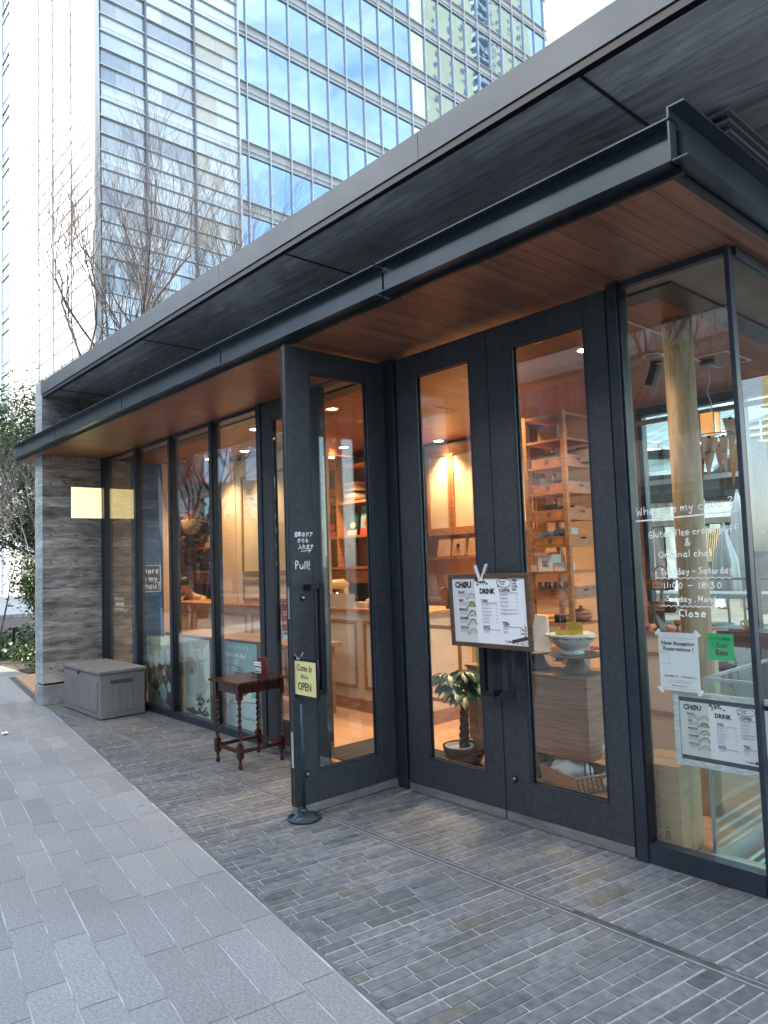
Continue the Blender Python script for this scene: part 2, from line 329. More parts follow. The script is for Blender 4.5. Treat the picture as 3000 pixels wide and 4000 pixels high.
def tiles(m, a, b_, mort, bw, rh, ms, off=.5, rot=0):
    t = m.node_tree; l = t.links.new
    tc_ = nn(t, 'ShaderNodeTexCoord'); mp_ = nn(t, 'ShaderNodeMapping'); mp_.inputs['Rotation'].default_value = (0, 0, rot)
    br = nn(t, 'ShaderNodeTexBrick', offset=off); br.inputs['Color1'].default_value = (*a, 1); br.inputs['Color2'].default_value = (*b_, 1); br.inputs['Mortar'].default_value = (*mort, 1)
    br.inputs['Scale'].default_value = 1; br.inputs['Brick Width'].default_value = bw; br.inputs['Row Height'].default_value = rh; br.inputs['Mortar Size'].default_value = ms
    l(tc_.outputs['Object'], mp_.inputs[0]); l(mp_.outputs[0], br.inputs['Vector']); l(br.outputs['Color'], t.nodes['Principled BSDF'].inputs['Base Color']); return m
tiles(M['tilefloor'], (.50, .29, .17), (.56, .34, .21), (.25, .14, .09), .6, .3, .004)
M['leaf'] = vary(mat('evergreen_leaf', rough=.4), (.020, .050, .014), (.085, .14, .035), noise=3, detail=3, lo=.3, hi=.7)
M['leaf2'] = vary(mat('shrub_leaf', rough=.4), (.025, .065, .022), (.13, .18, .055), noise=4, detail=3, lo=.3, hi=.7)
M['leafy'] = vary(mat('yellow_leaf', rough=.5), (.45, .36, .04), (.62, .5, .08), noise=5)
M['leafp'] = vary(mat('houseplant_leaf', rough=.3), (.008, .036, .016), (.022, .075, .036), noise=6)
M['bark'] = vary(mat('bark', rough=.9), (.06, .045, .035), (.17, .135, .11), noise=6, scale=(1, 1, .3))
M['twig'] = vary(mat('bare_twig', rough=.85), (.060, .050, .045), (.13, .11, .10), noise=3)
M['whitebark'] = vary(mat('pale_twig', rough=.85), (.26, .24, .21), (.42, .39, .35), noise=3)
M['slab'] = vary(mat('granite_slab', rough=.72), (.198, .202, .200), (.338, .342, .338), noise=85, detail=5, attr=True, bump=.5, lo=.3, hi=.7, bscale=70)
M['brick'] = vary(mat('slate_brick', rough=.62), (.102, .109, .114), (.188, .196, .200), noise=22, detail=9, attr=True, bump=.6, lo=.3, hi=.72, bscale=90, distort=.4)
M['mortar'] = vary(mat('mortar', rough=.9), (.30, .30, .29), (.42, .42, .41), noise=30)
M['groutd'] = vary(mat('dark_joint', rough=.9), (.10, .105, .11), (.16, .16, .165), noise=20)
M['deck'] = vary(mat('orange_deck', rough=.8), (.50, .30, .17), (.60, .38, .23), noise=6, scale=(1, 6, 1))
M['soil'] = vary(mat('soil', rough=.95), (.05, .04, .03), (.10, .08, .06), noise=12)
M['lampw'] = mat('lamp_warm', (1, .9, .7), .5, emit=(1, .78, .45), es=9)
M['sign'] = mat('lit_sign', (1, .95, .7), .4, emit=(1, .78, .30), es=.36)

wear(M['slab'], .8, .86, 1.08, .30, 2.6); wear(M['brick'], 1.1, .80, 1.14, .25, 5); wear(M['grey_resin'], 2.2, .86, 1.08); wear(M['fascia'], .9, .90, 1.07, stretch=(.4, 1, 3)); wear(M['channel'], 1.2, .86, 1.1, stretch=(.5, 1, 4)); wear(M['door'], 1.4, .88, 1.08); wear(M['soffitconc'], .7, .72, 1.2); wear(M['wallconc'], 1.5, .78, 1.18); wear(M['baseconc'], 3, .82, 1.1); wear(M['steel'], 3, .8, 1.1)
M['grout'] = vary(mat('pale_grout', rough=.9), (.26, .265, .26), (.52, .52, .50), noise=5, lo=.42, hi=.6)
# ============================================================ THE GROUND
mb = MB(); mb.box((-400, -300, -.30), (300, 700, -.012)); tag(mb.build('ground', M['groutd']), kind='structure')
ANG = R(-8.5); c8, s8 = math.cos(ANG), math.sin(ANG)
def clip(poly, hs):
    for (nx, ny, d) in hs:                        # keep nx*x+ny*y <= d
        out = []
        for i in range(len(poly)):
            a, b = poly[i], poly[(i+1) % len(poly)]
            da = nx*a[0]+ny*a[1]-d; db = nx*b[0]+ny*b[1]-d
            if da <= 0: out.append(a)
            if (da < 0) != (db < 0):
                t = da/(da-db); out.append((a[0]+(b[0]-a[0])*t, a[1]+(b[1]-a[1])*t))
        poly = out
        if len(poly) < 3: return []
    return poly
BX, BY = -5.881, -1.194                                   # a point on the line where slabs meet bricks
def rot(u, v): return (BX+u*c8-v*s8, BY+u*s8+v*c8)
# slabs: rows along the line, v negative away from the shop
mb = MB(); mb.rect(-30, -16, 12, .2, -.0026); tag(mb.build('paving_bed', M['mortar']), kind='structure')
sl = MB(); dj = MB(); rnd = random.Random(3)
def slab(poly, z, th, inset, mbb, c):
    n = len(poly); cx = sum(p[0] for p in poly)/n; cy = sum(p[1] for p in poly)/n
    top = []
    for x, y in poly:
        d = Vector((cx-x, cy-y)); k = min(inset/max(d.length, 1e-6), .4); top.append((x+d.x*k, y+d.y*k))
    mbb.c = c
    a = [mbb.pt((x, y, z-th)) for x, y in poly]; b = [mbb.pt((x, y, z)) for x, y in top]
    mbb.face(b)
    for j in range(n): mbb.face((a[j], a[(j+1) % n], b[(j+1) % n], b[j]))
HS_slab = [(-s8, c8, -s8*BX+c8*BY-.012), (-1, 0, 9.75)]
row = 0; v = -.02
while v > -9.5:
    wd = .143
    u = -14 + rnd.uniform(-.5, 0)
    while u < 11:
        ln = .58
        g = .0066 if row % 3 else .0045
        q = [rot(u+.002, v-wd+g/2), rot(u+ln-.002, v-wd+g/2), rot(u+ln-.002, v-g/2), rot(u+.002, v-g/2)]
        if v < -3.2: ln2 = ln
        jq = clip([rot(u+ln-.0022, v-wd+g/2), rot(u+ln+.0022, v-wd+g/2), rot(u+ln+.0022, v-g/2), rot(u+ln-.0022, v-g/2)], HS_slab)
        if jq: dj.poly([(x, y, -.0014) for x, y in jq])
        pl = clip(q, HS_slab)
        if pl and max(p[0] for p in pl) < 8:
            c = rnd.gauss(1, .055)
            if rnd.random() < .03: c *= .88
            slab(pl, 0, .01, .0015, sl, (c, .15 if rnd.random() < .05 else 0))
        u += ln
    v -= wd; row += 1
tag(dj.build('dark_cross_joints', M['groutd']), kind='structure')
tag(sl.build('slab_pavement', M['slab'], col=True), kind='structure')
mb = MB(); bed = clip([(-9.75, -16), (12, -16), (12, .2), (-9.75, .2)], [(-s8, c8, -s8*BX+c8*BY-.012)]); mb.poly([(x, y, -.0022) for x, y in bed]); tag(mb.build('slab_joints', M['grout']), kind='structure')
# bigger pale slabs beyond the pier
sl = MB()
for i in range(9):
    for j in range(6):
        x0 = -9.78-i*.9; y0 = -.85-j*.9
        if x0-.9 < -12.1 and y0 > -1.0 and False: continue
        slab([(x0-.892, y0-.892), (x0-.004, y0-.892), (x0-.004, y0-.004), (x0-.892, y0-.004)], 0, .01, .002, sl, (rnd.uniform(1.08, 1.2), 0))
        if i == 0 and j > 3: pass
for x0 in (-12.5, -13.4, -14.3, -15.2): slab([(x0-.892, -.846), (x0-.004, -.846), (x0-.004, -.05), (x0-.892, -.05)], 0, .01, .002, sl, (1.12, 0))
tag(sl.build('stone_path', M['slab'], col=True), kind='structure')
# slate brick band
bk = MB(); ba = R(81.5); bc, bs = math.cos(ba), math.sin(ba)
def brot(u, v): return (-5+u*bs+v*bc, -.7-u*bc+v*bs)        # u across the rows (about +x), v along the row (towards the shop)
bnd = (s8, -c8, s8*BX-c8*BY-.008)
bands = [[(0, -1, .690), (0, 1, -.028)], [bnd, (0, 1, -.755)]]
u = -5.5
while u < 7.2:
    wd = rnd.choice((.05, .058, .064, .064, .068, .075)); v = -4.5+rnd.uniform(-.2, 0)
    joint = rnd.choice((.007, .009, .010, .012, .014))
    while v < 1.2:
        ln = rnd.choice((.16, .20, .235, .235, .28, .30))
        q = [brot(u, v), brot(u+wd-joint, v), brot(u+wd-joint, v+ln-.006), brot(u, v+ln-.006)]
        for hs in bands:
            pl = clip(q, hs+[(-1, 0, 9.25), (1, 0, 3.0)])
            if len(pl) > 2:
                a2 = abs(sum(pl[k][0]*pl[(k+1) % len(pl)][1]-pl[(k+1) % len(pl)][0]*pl[k][1] for k in range(len(pl))))/2
                if a2 < 2e-4: continue
                c = rnd.gauss(1.04, .12)
                slab(pl, .001+rnd.uniform(-.0010, .0010), .01, .0020, bk, (max(.65, c), rnd.uniform(.5, 1) if rnd.random() < .06 else rnd.uniform(0, .2)))
        v += ln
    u += wd
tag(bk.build('brick_paving', M['brick'], col=True), kind='structure')
# slot drain following the eaves
mb = MB()
for y0, y1, z in ((-.752, -.741, .0), (-.730, -.724, .001), (-.718, -.712, .001), (-.701, -.692, .0)): mb.box((-9.2, y0, -.01), (3, y1, z))
mb.build('drain_channel', [M['groutd']]); tag(bpy.data.objects['drain_channel'], kind='structure')
mb = MB()
mb.box((-6.6, -.7225, -.008), (-4.35, -.7195, .002)); mb.box((-1.95, -.7225, -.008), (-1.3, -.7195, .002)); mb.box((-1.95, -.7095, -.008), (-1.3, -.7065, .002))
mb.build('drain_rail', M['chrome']); tag(bpy.data.objects['drain_rail'], kind='structure')
mb = MB(); a = rot(-3.9, -.002); b = rot(9, -.002); mb.bar((*a, -.0035), (*b, -.0035), .017, .006); tag(mb.build('dark_joint_strip', M['groutd']), kind='structure')
# deck, kerbs and planting bed at the far left
mb = MB(); mb.prism([(-12.26, -.24), (-9.62, -.62), (-9.62, 1.2), (-12.30, 1.2)], -.01, .014); tag(mb.build('deck', M['deck']), kind='structure')
mb = MB()
for k in range(4): mb.prism([(-12.26+k*.0, -.27-k*.022), (-9.62, -.65-k*.022), (-9.62, -.64-k*.022), (-12.26, -.26-k*.022)], -.01, .006)
tag(mb.build('slot_grating', M['black']), kind='structure')
mb = MB(); mb.box((-40, -.02, -.01), (-12.35, 30, .03)); tag(mb.build('planting_bed', M['soil']), kind='structure')
mb = MB(); mb.box((-90, -14, -.01), (-29, 40, .034)); tag(mb.build('road', vary(mat('pale_road', rough=.85), (.30, .30, .30), (.38, .38, .38), noise=3)), kind='structure')
mb = MB(); mb.box((-29.0, -14, 0), (-28.6, 40, .15)); tag(mb.build('kerb', M['baseconc']), kind='structure')
# terrace behind the shop
mb = MB(); mb.box((-30, 3.4, -.01), (14, 60, .02)); tag(mb.build('terrace_floor', vary(mat('terrace_stone', rough=.8), (.17, .168, .155), (.23, .225, .21), noise=3)), kind='structure')

# ============================================================ THE SHOP
shop = thing('shop_building', 'low glass-fronted cafe with dark steel doors, wood-lined canopy and board-marked concrete pier', 'building')
def part(mb_, name, m, bevel=0, parent=None, label=None, **k):
    o = mb_.build(name, m, parent or shop, bevel, **k)
    if label: o['label'] = label
    return o
# roof
ROOFX = [-9.27, -7.03, -4.88, -2.68, -.35, 2.2]
for a, b in zip(ROOFX, ROOFX[1:]):
    mb = MB(); mb.box((a+.002, -.750, 3.742), (b-.002, -.742, 3.900)); mb.box((a+.002, -.742, 3.892), (b-.002, -.60, 3.900)); part(mb, 'roof_fascia', M['fascia'])
mb = MB(); mb.box((-9.26, -.69, 3.745), (2.2, 6.2, 3.88)); part(mb, 'roof_slab', M['soffitconc'])
mb = MB(); mb.box((-9.2, -.741, 3.70), (2.2, -.70, 3.742)); part(mb, 'drip_edge', M['black'])
for x in (-1.72, -4.12, -6.52, -8.9):
    mb = MB(); mb.box((x-.007, -.70, 3.738), (x+.007, .02, 3.744)); part(mb, 'soffit_joint', M['frame'])
# clerestory wall above the canopy and the louvred vent
mb = MB(); mb.box((-9.2, .10, 3.2), (-1.7, .16, 3.745)); part(mb, 'clerestory_wall', M['soffitconc'])
M['lou'] = mat('louvre_paint', (.24, .26, .28), .35, .3)
lv = MB()
for k in range(9):
    z = 3.70-k*.055
    lv.prism([(-1.72, .06), (-1.36, .06), (-1.36, 3.4), (-1.385, 3.4), (-1.385, .085), (-1.72, .085)], z-.016, z)
part(lv, 'vent_louvre', M['lou'])
lv = MB(); lv.box((-1.75, .12, 3.2), (-1.42, 3.4, 3.74)); part(lv, 'vent_back', M['blackmat'])
# canopy: outward-facing channel, soffit boards
CJ = [-10.0, -8.436, -6.552, -4.705, -2.898, -1.15]
def channel(mb_, p, q, out, z0, z1):
    """C section from p to q, flanges pointing along `out`"""
    p = Vector(p); q = Vector(q); o = Vector(out)
    d = (q-p).normalized()
    def slabp(d0, d1, za, zb):
        a = p+o*d0; b = q+o*d0; c = q+o*d1; e = p+o*d1
        mb_.prism([(a.x, a.y), (b.x, b.y), (c.x, c.y), (e.x, e.y)], za, zb)
    slabp(-.008, 0, z0, z1); slabp(0.0005, .062, z1-.007, z1); slabp(.0005, .062, z0, z0+.007)
for a, b in zip(CJ, CJ[1:]):
    mb = MB(); channel(mb, (a+.009, -.845, 0), (b-.009 if b < -2 else b-.06, -.845, 0), (0, -1, 0), 3.018, 3.19)
    part(mb, 'canopy_channel', M['channel'])
mb = MB(); channel(mb, (-1.21, -.90, 0), (-1.21, 5, 0), (1, 0, 0), 3.018, 3.235); part(mb, 'canopy_channel', M['channel'])
mb = MB(); mb.box((-9.98, -.838, 2.992), (-1.20, -.815, 3.16)); mb.box((-1.245, -.815, 2.992), (-1.222, 5, 3.16)); part(mb, 'canopy_edge', M['black'])
mb = MB(); mb.box((-9.97, -.814, 3.0), (-1.246, .03, 3.04)); mb.box((-1.36, .03, 3.0), (-1.246, 5, 3.04)); part(mb, 'canopy_soffit', M['soffit'])
mb = MB(); mb.box((-9.97, -.81, 3.1), (-1.25, .12, 3.14)); part(mb, 'canopy_deck', M['channel'])
# concrete pier and base
mb = MB(); mb.box((-9.535, -.735, .255), (-9.27, .12, 3.92)); o = part(mb, 'concrete_pier', [M['wallconc'], M['wallconc_lit']])
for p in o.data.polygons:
    if p.normal.y < -.5: p.material_index = 1  # end face gets the copy with daylight painted in
mb = MB(); mb.box((-9.52, -.72, .228), (-9.285, .10, .256)); part(mb, 'shadow_gap', M['black'])
mb = MB(); mb.box((-9.545, -.742, 0), (-9.262, .11, .23)); part(mb, 'pier_base', M['baseconc'], .004)
mb = MB()
for z in [.42+.32*k for k in range(9)]+[3.35]:
    for y in (-.64, -.34):
        mb.T = frame((-9.2705, y, z), (0, 1, 0), (0, 0, 1)); mb.lathe([(.0135, -.004), (.0135, .0022), (.010, .0022), (.009, .0012)], n=12); mb.T = None
    mb.box((-9.405, -.7365, z), (-9.398, -.7345, z+.02))
part(mb, 'formwork_hole', M['groutd'])
# interior shell
mb = MB(); mb.box((-12.1, .02, -.01), (-1.42, 3.16, .004)); part(mb, 'interior_floor', M['tilefloor'])
mb = MB(); mb.box((-4.99, .12, .005), (-4.0, .84, .012)); tag(mb.build('door_mat', vary(mat('mat_fibre', rough=.95), (.02, .022, .025), (.045, .047, .05), noise=90)), 'dark fibre entrance mat on the tiled floor inside the open door', 'door mat')
mb = MB(); mb.box((-12.1, .36, 3.0), (-1.93, 3.2, 3.03)); part(mb, 'ceiling', M['ceilwood'])
mb = MB(); mb.box((-12.1, .2, 2.985), (-1.77, .36, 3.03)); mb.box((-1.93, .3605, 2.985), (-1.77, 3.2, 3.03)); part(mb, 'ceiling_trim', M['frame'])
mb = MB(); mb.box((-12.1, .031, 3.0), (-1.4, .199, 3.03)); mb.box((-1.769, .2, 3.0), (-1.4, 3.2, 3.03)); part(mb, 'ceiling_border', vary(mat('grey_ceiling', rough=.6), (.20, .19, .18), (.25, .24, .22)))
mb = MB(); mb.box((-12.16, 0.02, 0), (-12.1, 3.3, 3.7)); mb.box((-12.1, -.0, 0), (-9.25, .06, 3.0)); part(mb, 'side_wall', M['beige'])
mb = MB(); mb.box((-12.1, 3.16, 0), (-3.66, 3.24, 3.74)); part(mb, 'rear_wall', M['beige'])
mb = MB(); mb.box((-3.74, 3.14, 0), (-3.62, 3.26, 3.0)); part(mb, 'rear_post', M['trimwood'])
# rear glazing
mb = MB()
mb.box((-3.62, 3.15, 2.90), (-1.38, 3.25, 3.0)); mb.box((-3.62, 3.15, 0), (-1.38, 3.25, .08))
for x in (-3.60, -2.62, -1.42): mb.box((x-.025, 3.155, .08), (x+.025, 3.245, 2.9))
rw = part(mb, 'rear_window', M['frame']); mb = MB(); mb.box((-3.57, 3.196, .09), (-1.43, 3.204, 2.9)); mb.build('glass_pane', M['glass2'], rw)
mb = MB(); mb.box((-3.6, 3.1, 2.975), (-1.9, 3.15, 3.0)); mb.box((-3.6, 3.05, 2.80), (-1.9, 3.1, 2.84)); part(mb, 'blind_rail', M['steel'])
# side glazing on the right
mb = MB(); mb.box((-1.40, .0, 0), (-1.36, 3.2, .08)); mb.box((-1.40, .03, 2.955), (-1.36, 3.2, 3.0)); mb.box((-1.395, 1.5, .08), (-1.365, 1.54, 2.955)); sw = part(mb, 'side_window', M['frame'])
mb = MB(); mb.box((-1.384, .03, .08), (-1.376, 3.15, 2.955)); mb.build('glass_pane', glassmat('side_glass', base=.03, gain=.25), sw)
# front windows
def window(x0, x1, z0=.07, post=None):
    mb = MB(); mb.box((x0, -.03, 0), (x1, .04, z0)); w_ = part(mb, 'window', M['frame'])
    mb = MB(); mb.box((x0, -.012, 2.965), (x1, .03, 3.0)); mb.build('head', M['frame'], w_); g = MB(); g.box((x0, .002, z0), (x1, .010, 2.965)); g.build('glass_pane', M['glass'], w_); return w_
def post(x, w_=.055, y0=-.035, y1=.075):
    mb = MB(); mb.box((x-w_/2, y0, 0), (x+w_/2, y1, 3.0)); part(mb, 'mullion', M['frame'], .004)
    mb = MB(); mb.box((x-w_/2-.012, y0+.012, .07), (x-w_/2-.001, .03, 2.96)); mb.box((x+w_/2+.001, y0+.012, .07), (x+w_/2+.012, .03, 2.96)); part(mb, 'glazing_bead', M['black'])
mul = [-9.175, -8.215, -7.311, -6.401, -5.52]
for a, b in zip(mul, mul[1:]): window(a+.03, b-.03)
for x in mul[:-1]: post(x)
post(mul[0]-.045, .07)
post(-5.50, .075, -.045, .08)
window(-1.955, -1.402, .10)
post(-1.99, .062, -.04, .075); mb = MB(); mb.box((-1.401, -.022, 0), (-1.377, .028, 3.0)); part(mb, 'mullion', M['frame'], .003)
post(-3.77, .09, -.03, .10)
mb = MB(); mb.box((-5.46, -.02, 2.985), (-3.815, .06, 3.0)); part(mb, 'door_head', M['frame'])
mb = MB(); mb.box((-5.46, -.03, -.01), (-2.02, .06, .004)); part(mb, 'door_threshold', M['steel'])
# doors
def door(x0, x1, gx0, gx1, h=2.978, T=None, y0=-.035, y1=.015):
    """leaf in its own frame: x across, y thickness, z up"""
    mb = MB(); mb.T = T
    mb.box((x0, y0, .062), (gx0-.002, y1, h)); mb.box((gx1+.002, y0, .062), (x1, y1, h))
    mb.box((gx0-.0015, y0+.001, .062), (gx1+.0015, y1-.001, .245)); mb.box((gx0-.0015, y0+.001, 2.83), (gx1+.0015, y1-.001, h))
    d = part(mb, 'door', M['door'], .0025)
    m2 = MB(); m2.T = T; m2.box((x0+.003, y0-.002, .008), (x1-.003, y1+.002, .060)); m2.build('kick_plate', M['steel'], d)
    m2 = MB(); m2.T = T
    for yy in (y0+.002, y1-.014):
        m2.box((gx0, yy, .2455), (gx0+.012, yy+.012, 2.829)); m2.box((gx1-.012, yy, .2455), (gx1, yy+.012, 2.829)); m2.box((gx0+.012, yy, .2455), (gx1-.012, yy+.012, .2575)); m2.box((gx0+.012, yy, 2.817), (gx1-.012, yy+.012, 2.829))
    m2.build('glazing_bead', M['frame'], d)
    m2 = MB(); m2.T = T; m2.box((gx0+.001, -.014, .247), (gx1-.001, -.006, 2.828)); m2.build('glass_pane', M['glass'], d)
    return d
def pull(d, x, side, T=None, y0=-.035, z0=.735, z1=1.43):
    m2 = MB(); m2.T = T
    m2.box((x-.019, y0-.085, z0), (x+.019, y0-.05, z1))
    for z in (z0, z1-.035): m2.box((x-.019 if side < 0 else x+.0195, y0-.085, z), (x+.019 if side > 0 else x-.0195, y0-.05, z+.034)) if False else None
    for z in (z0, z1-.034):
        m2.box((x+.0192*side, y0-.084, z+.001), (x+side*.085, y0-.052, z+.033)); m2.box((x+side*.060, y0-.0515, z+.002), (x+side*.084, y0-.001, z+.032))
    m2.build('handle', M['black'], d, .002)
def lock(d, x, z, T=None, y0=-.035):
    m2 = MB(); tt = (T or Matrix()) @ frame((x, y0, z), (1, 0, 0), (0, 0, 1)); m2.T = tt
    m2.lathe([(.021, -.003), (.021, .006), (.017, .010), (.011, .010)], n=20); m2.cur = 1; m2.lathe([(.0095, .010), (.0095, .014), (.008, .015)], n=14); m2.cur = 0; m2.box((-.0015, -.005, .0145), (.0015, .005, .0165)); m2.build('lock', [M['black'], M['chrome']], d)
dl = door(-3.690, -2.864, -3.503, -3.006); pull(dl, -2.935, 1)
dr = door(-2.858, -2.030, -2.672, -2.165); pull(dr, -2.722, -1); lock(dr, -2.785, .258)
for x0, x1 in ((-3.5555, -3.5525), (-2.7205, -2.7175), (-2.165, -2.162)):
    pass
d3 = door(-5.455, -4.59, -5.30, -4.745)
m2 = MB(); m2.box((-4.589, -.022, 1.62), (-4.586, -.002, 2.42)); m2.build('edge_bolt', M['steel'], d3); m2 = MB(); m2.box((-4.589, -.025, .01), (-4.58, .005, .18)); m2.build('edge_bolt', M['chrome'], d3); pull(d3, -4.665, -1, z0=.735)
TL = frame((-3.83, -.865, 0), (0, 1, 0), (-1, 0, 0)); TL = Matrix(((0, -1, 0, -3.855), (1, 0, 0, -.872), (0, 0, 1, 0), (0, 0, 0, 1)))
d4 = door(0, .868, .178, .694, T=TL, y0=-.025, y1=.025, h=2.982)
m2 = MB(); m2.T = TL; m2.box((-.0035, -.012, .30), (-.0005, .012, .52)); m2.build('edge_bolt', M['chrome'], d4); m2 = MB(); m2.T = TL; m2.box((-.0035, -.012, 1.22), (-.0005, .012, 1.42)); m2.build('edge_bolt', M['chrome'], d4)
m2 = MB(); m2.T = TL; m2.box((-.003, -.0255, .075), (0, -.016, 2.975)); m2.box((-.003, .016, .075), (0, .0255, 2.975)); m2.build('edge_seal', M['blackmat'], d4)
pull(d4, .15+.03, -1, T=TL, y0=-.025, z0=.735, z1=1.435); lock(d4, .085, 1.35, T=TL, y0=-.025); lock(d4, .085, .25, T=TL, y0=-.025)
m2 = MB(); m2.T = TL; hb = MB(); hb.T = TL; hb.box((.20, .03, .735), (.235, .10, .77)); hb.build('handle', M['black'], d4, .002)
# lit column inside the right window
mb = MB(); mb.lathe([(.088, 0), (.088, 3.0)], (-2.075, .88, 0), n=36); part(mb, 'column', M['oakpale'])
# ceiling fittings, some seen and some added for light
def seen_or_added_downlight(x, y, r_=.05, lit=True, e=26, ang=105, z=2.998):
    mb = MB(); mb.lathe([(r_+.016, -.006), (r_+.016, 0)], (x, y, z+.001), n=24); d = part(mb, 'seen_or_added_downlight', M['white'])
    m2 = MB(); m2.lathe([(r_, -.0075), (r_, -.0062)], (x, y, z), n=20); m2.build('diffuser', M['lampw'] if lit else M['steel'], d)
    if lit:
        l_ = bpy.data.lights.new('spot', 'SPOT'); l_.energy = e; l_.color = (1, .66, .37); l_.spot_size = R(ang); l_.spot_blend = .8; l_.shadow_soft_size = .05
        o_ = bpy.data.objects.new('spot', l_); COL.objects.link(o_); o_.location = (x, y, z-.03); o_.parent = shop
for x, y, e in ((-6.02, 2.82, 46), (-5.35, 2.82, 46), (-6.97, 2.11, 50), (-7.8, 1.2, 30), (-8.6, 1.15, 42), (-10.4, 2.2, 50), (-4.70, 2.12, 50), (-4.6, 1.0, 42), (-6.5, .55, 18), (-3.9, 1.5, 46), (-2.77, .94, 22), (-2.42, .62, 4), (-3.72, 1.0, 30), (-7.7, 2.5, 44), (-9.8, 1.0, 34)):  # several are added to brighten rack and sideboard, placed out of sight behind stiles
    seen_or_added_downlight(x, y, e=e*.9)
seen_or_added_downlight(-2.86, .48, .03, lit=False); seen_or_added_downlight(-2.56, 1.5, .06, lit=False); seen_or_added_downlight(-9.0, .8, .05, lit=False)
for (x0, y0, x1, y1) in ((-2.43, 1.83, -2.17, 1.845), (-2.43, 2.26, -2.17, 2.275), (-2.184, 1.845, -2.17, 2.26), (-2.43, 1.845, -2.416, 2.26), (-2.27, .62, -2.258, 1.25), (-5.6, 1.2, -4.7, 1.214), (-5.6, 1.7, -4.7, 1.714), (-5.6, 1.214, -5.586, 1.7), (-4.714, 1.214, -4.7, 1.7), (-8.4, .8, -7.6, .814), (-8.4, 1.25, -7.6, 1.264), (-8.4, .814, -8.386, 1.25), (-7.0, .9, -6.3, .914), (-7.0, 1.3, -6.3, 1.314), (-7.0, .914, -6.986, 1.3)):
    mb = MB(); mb.box((x0, y0, 2.994), (x1, y1, 2.9995)); part(mb, 'ceiling_slot', M['white'])
mb = MB(); p = P(2562, 1420, 2, 2.99); mb.lathe([(.045, 0), (.045, .008)], (p.x, p.y, 2.99), n=20); mb.bar((p.x, p.y, 2.985), (p.x-.06, p.y, 2.83), .06, .06); part(mb, 'track_spotlight', M['black'], .004)

# ============================================================ TOWER BEHIND
def tower_glass(name, tint, diff, fac, bump=.02):
    m = bpy.data.materials.new(name); m.use_nodes = True; t = m.node_tree; t.nodes.clear(); l = t.links.new
    d = nn(t, 'ShaderNodeBsdfDiffuse'); d.inputs[0].default_value = (*diff, 1); g = nn(t, 'ShaderNodeBsdfGlossy'); g.inputs[0].default_value = (*tint, 1); g.inputs['Roughness'].default_value = .02
    no = nn(t, 'ShaderNodeTexNoise'); no.inputs['Scale'].default_value = .5; tc_ = nn(t, 'ShaderNodeTexCoord'); l(tc_.outputs['Object'], no.inputs['Vector'])
    bp = nn(t, 'ShaderNodeBump'); bp.inputs['Strength'].default_value = bump; bp.inputs['Distance'].default_value = .3; l(no.outputs[0], bp.inputs['Height']); l(bp.outputs[0], g.inputs['Normal'])
    mx_ = nn(t, 'ShaderNodeMixShader'); mx_.inputs[0].default_value = fac; l(d.outputs[0], mx_.inputs[1]); l(g.outputs[0], mx_.inputs[2])
    o = nn(t, 'ShaderNodeOutputMaterial'); l(mx_.outputs[0], o.inputs[0]); return m
M['tglass'] = [tower_glass('tower_glass_%d' % i, (.42+.05*i, .58+.03*i, .76), (.03, .09, .16), .62) for i in range(3)]
M['tpanel'] = [tower_glass('tower_panel_a', (.8, .9, .95), (.17, .215, .245), .18), tower_glass('tower_panel_b', (.8, .9, .95), (.26, .315, .34), .17), tower_glass('tower_panel_c', (.85, .92, .95), (.34, .42, .45), .18), tower_glass('tower_panel_d', (.85, .92, .95), (.42, .50, .53), .18), tower_glass('tower_panel_e', (.8, .85, .85), (.38, .38, .32), .14)]
M['alu'] = mat('pale_aluminium', (.47, .51, .53), .4, .3)
M['alud'] = mat('dark_aluminium', (.13, .15, .17), .45, .3)
M['twhite'] = vary(mat('white_cladding', rough=.5), (.33, .34, .35), (.37, .37, .37), noise=.3)
TX, TY, FZ, FP = -41.69, 11.93, 26.65-4.3*6, 4.3
tw = thing('office_tower', 'tall office tower with white panelled end wall, banded blinds and blue mirrored curtain wall', 'building', (0, 0, 0))
def tp(mb_, name, m, parent=None, **k): return part(mb_, name, m, parent=parent or tw, **k)
mb = MB(); mb.box((-61.9, 12.2, 0), (-42.0, 59.2, 100)); tp(mb, 'core', M['alud'])
mb = MB(); mb.box((-59.9, TY, 0), (-41.95, 12.19, 100)); tp(mb, 'wall', M['twhite'])
mb = MB(); mb.box((-61.75, 12.0, 0), (-59.95, 12.19, 100)); tp(mb, 'recess_wall', M['alu'])
mb = MB(); mb.tube([(-41.72, 11.98, 0), (-41.72, 11.98, 100)], .22, 12); tp(mb, 'corner_post', M['alu'])
jm = mat('panel_joint', (.022, .022, .026), .7)
for k in range(8, 68):
    z = FZ+k*FP/4
    mb = MB(); mb.box((-59.9, 11.915, z-.045), (-42.0, 11.929, z+.045)); o = tp(mb, 'wall_joint', jm)
for x, w_ in ((-45.83, .03), (-49.37, .12), (-52.41, .10)):
    mb = MB(); mb.box((x-w_/2, TY-.02-w_, 0), (x+w_/2, TY-.002, 100)); tp(mb, 'wall_fin' if w_ > .05 else 'vertical_joint', M['alu'] if w_ > .05 else jm)
mb = MB(); mb.box((-61.95, 11.8, 0), (-61.72, 12.1, 100)); tp(mb, 'edge_pipe', M['alu'])
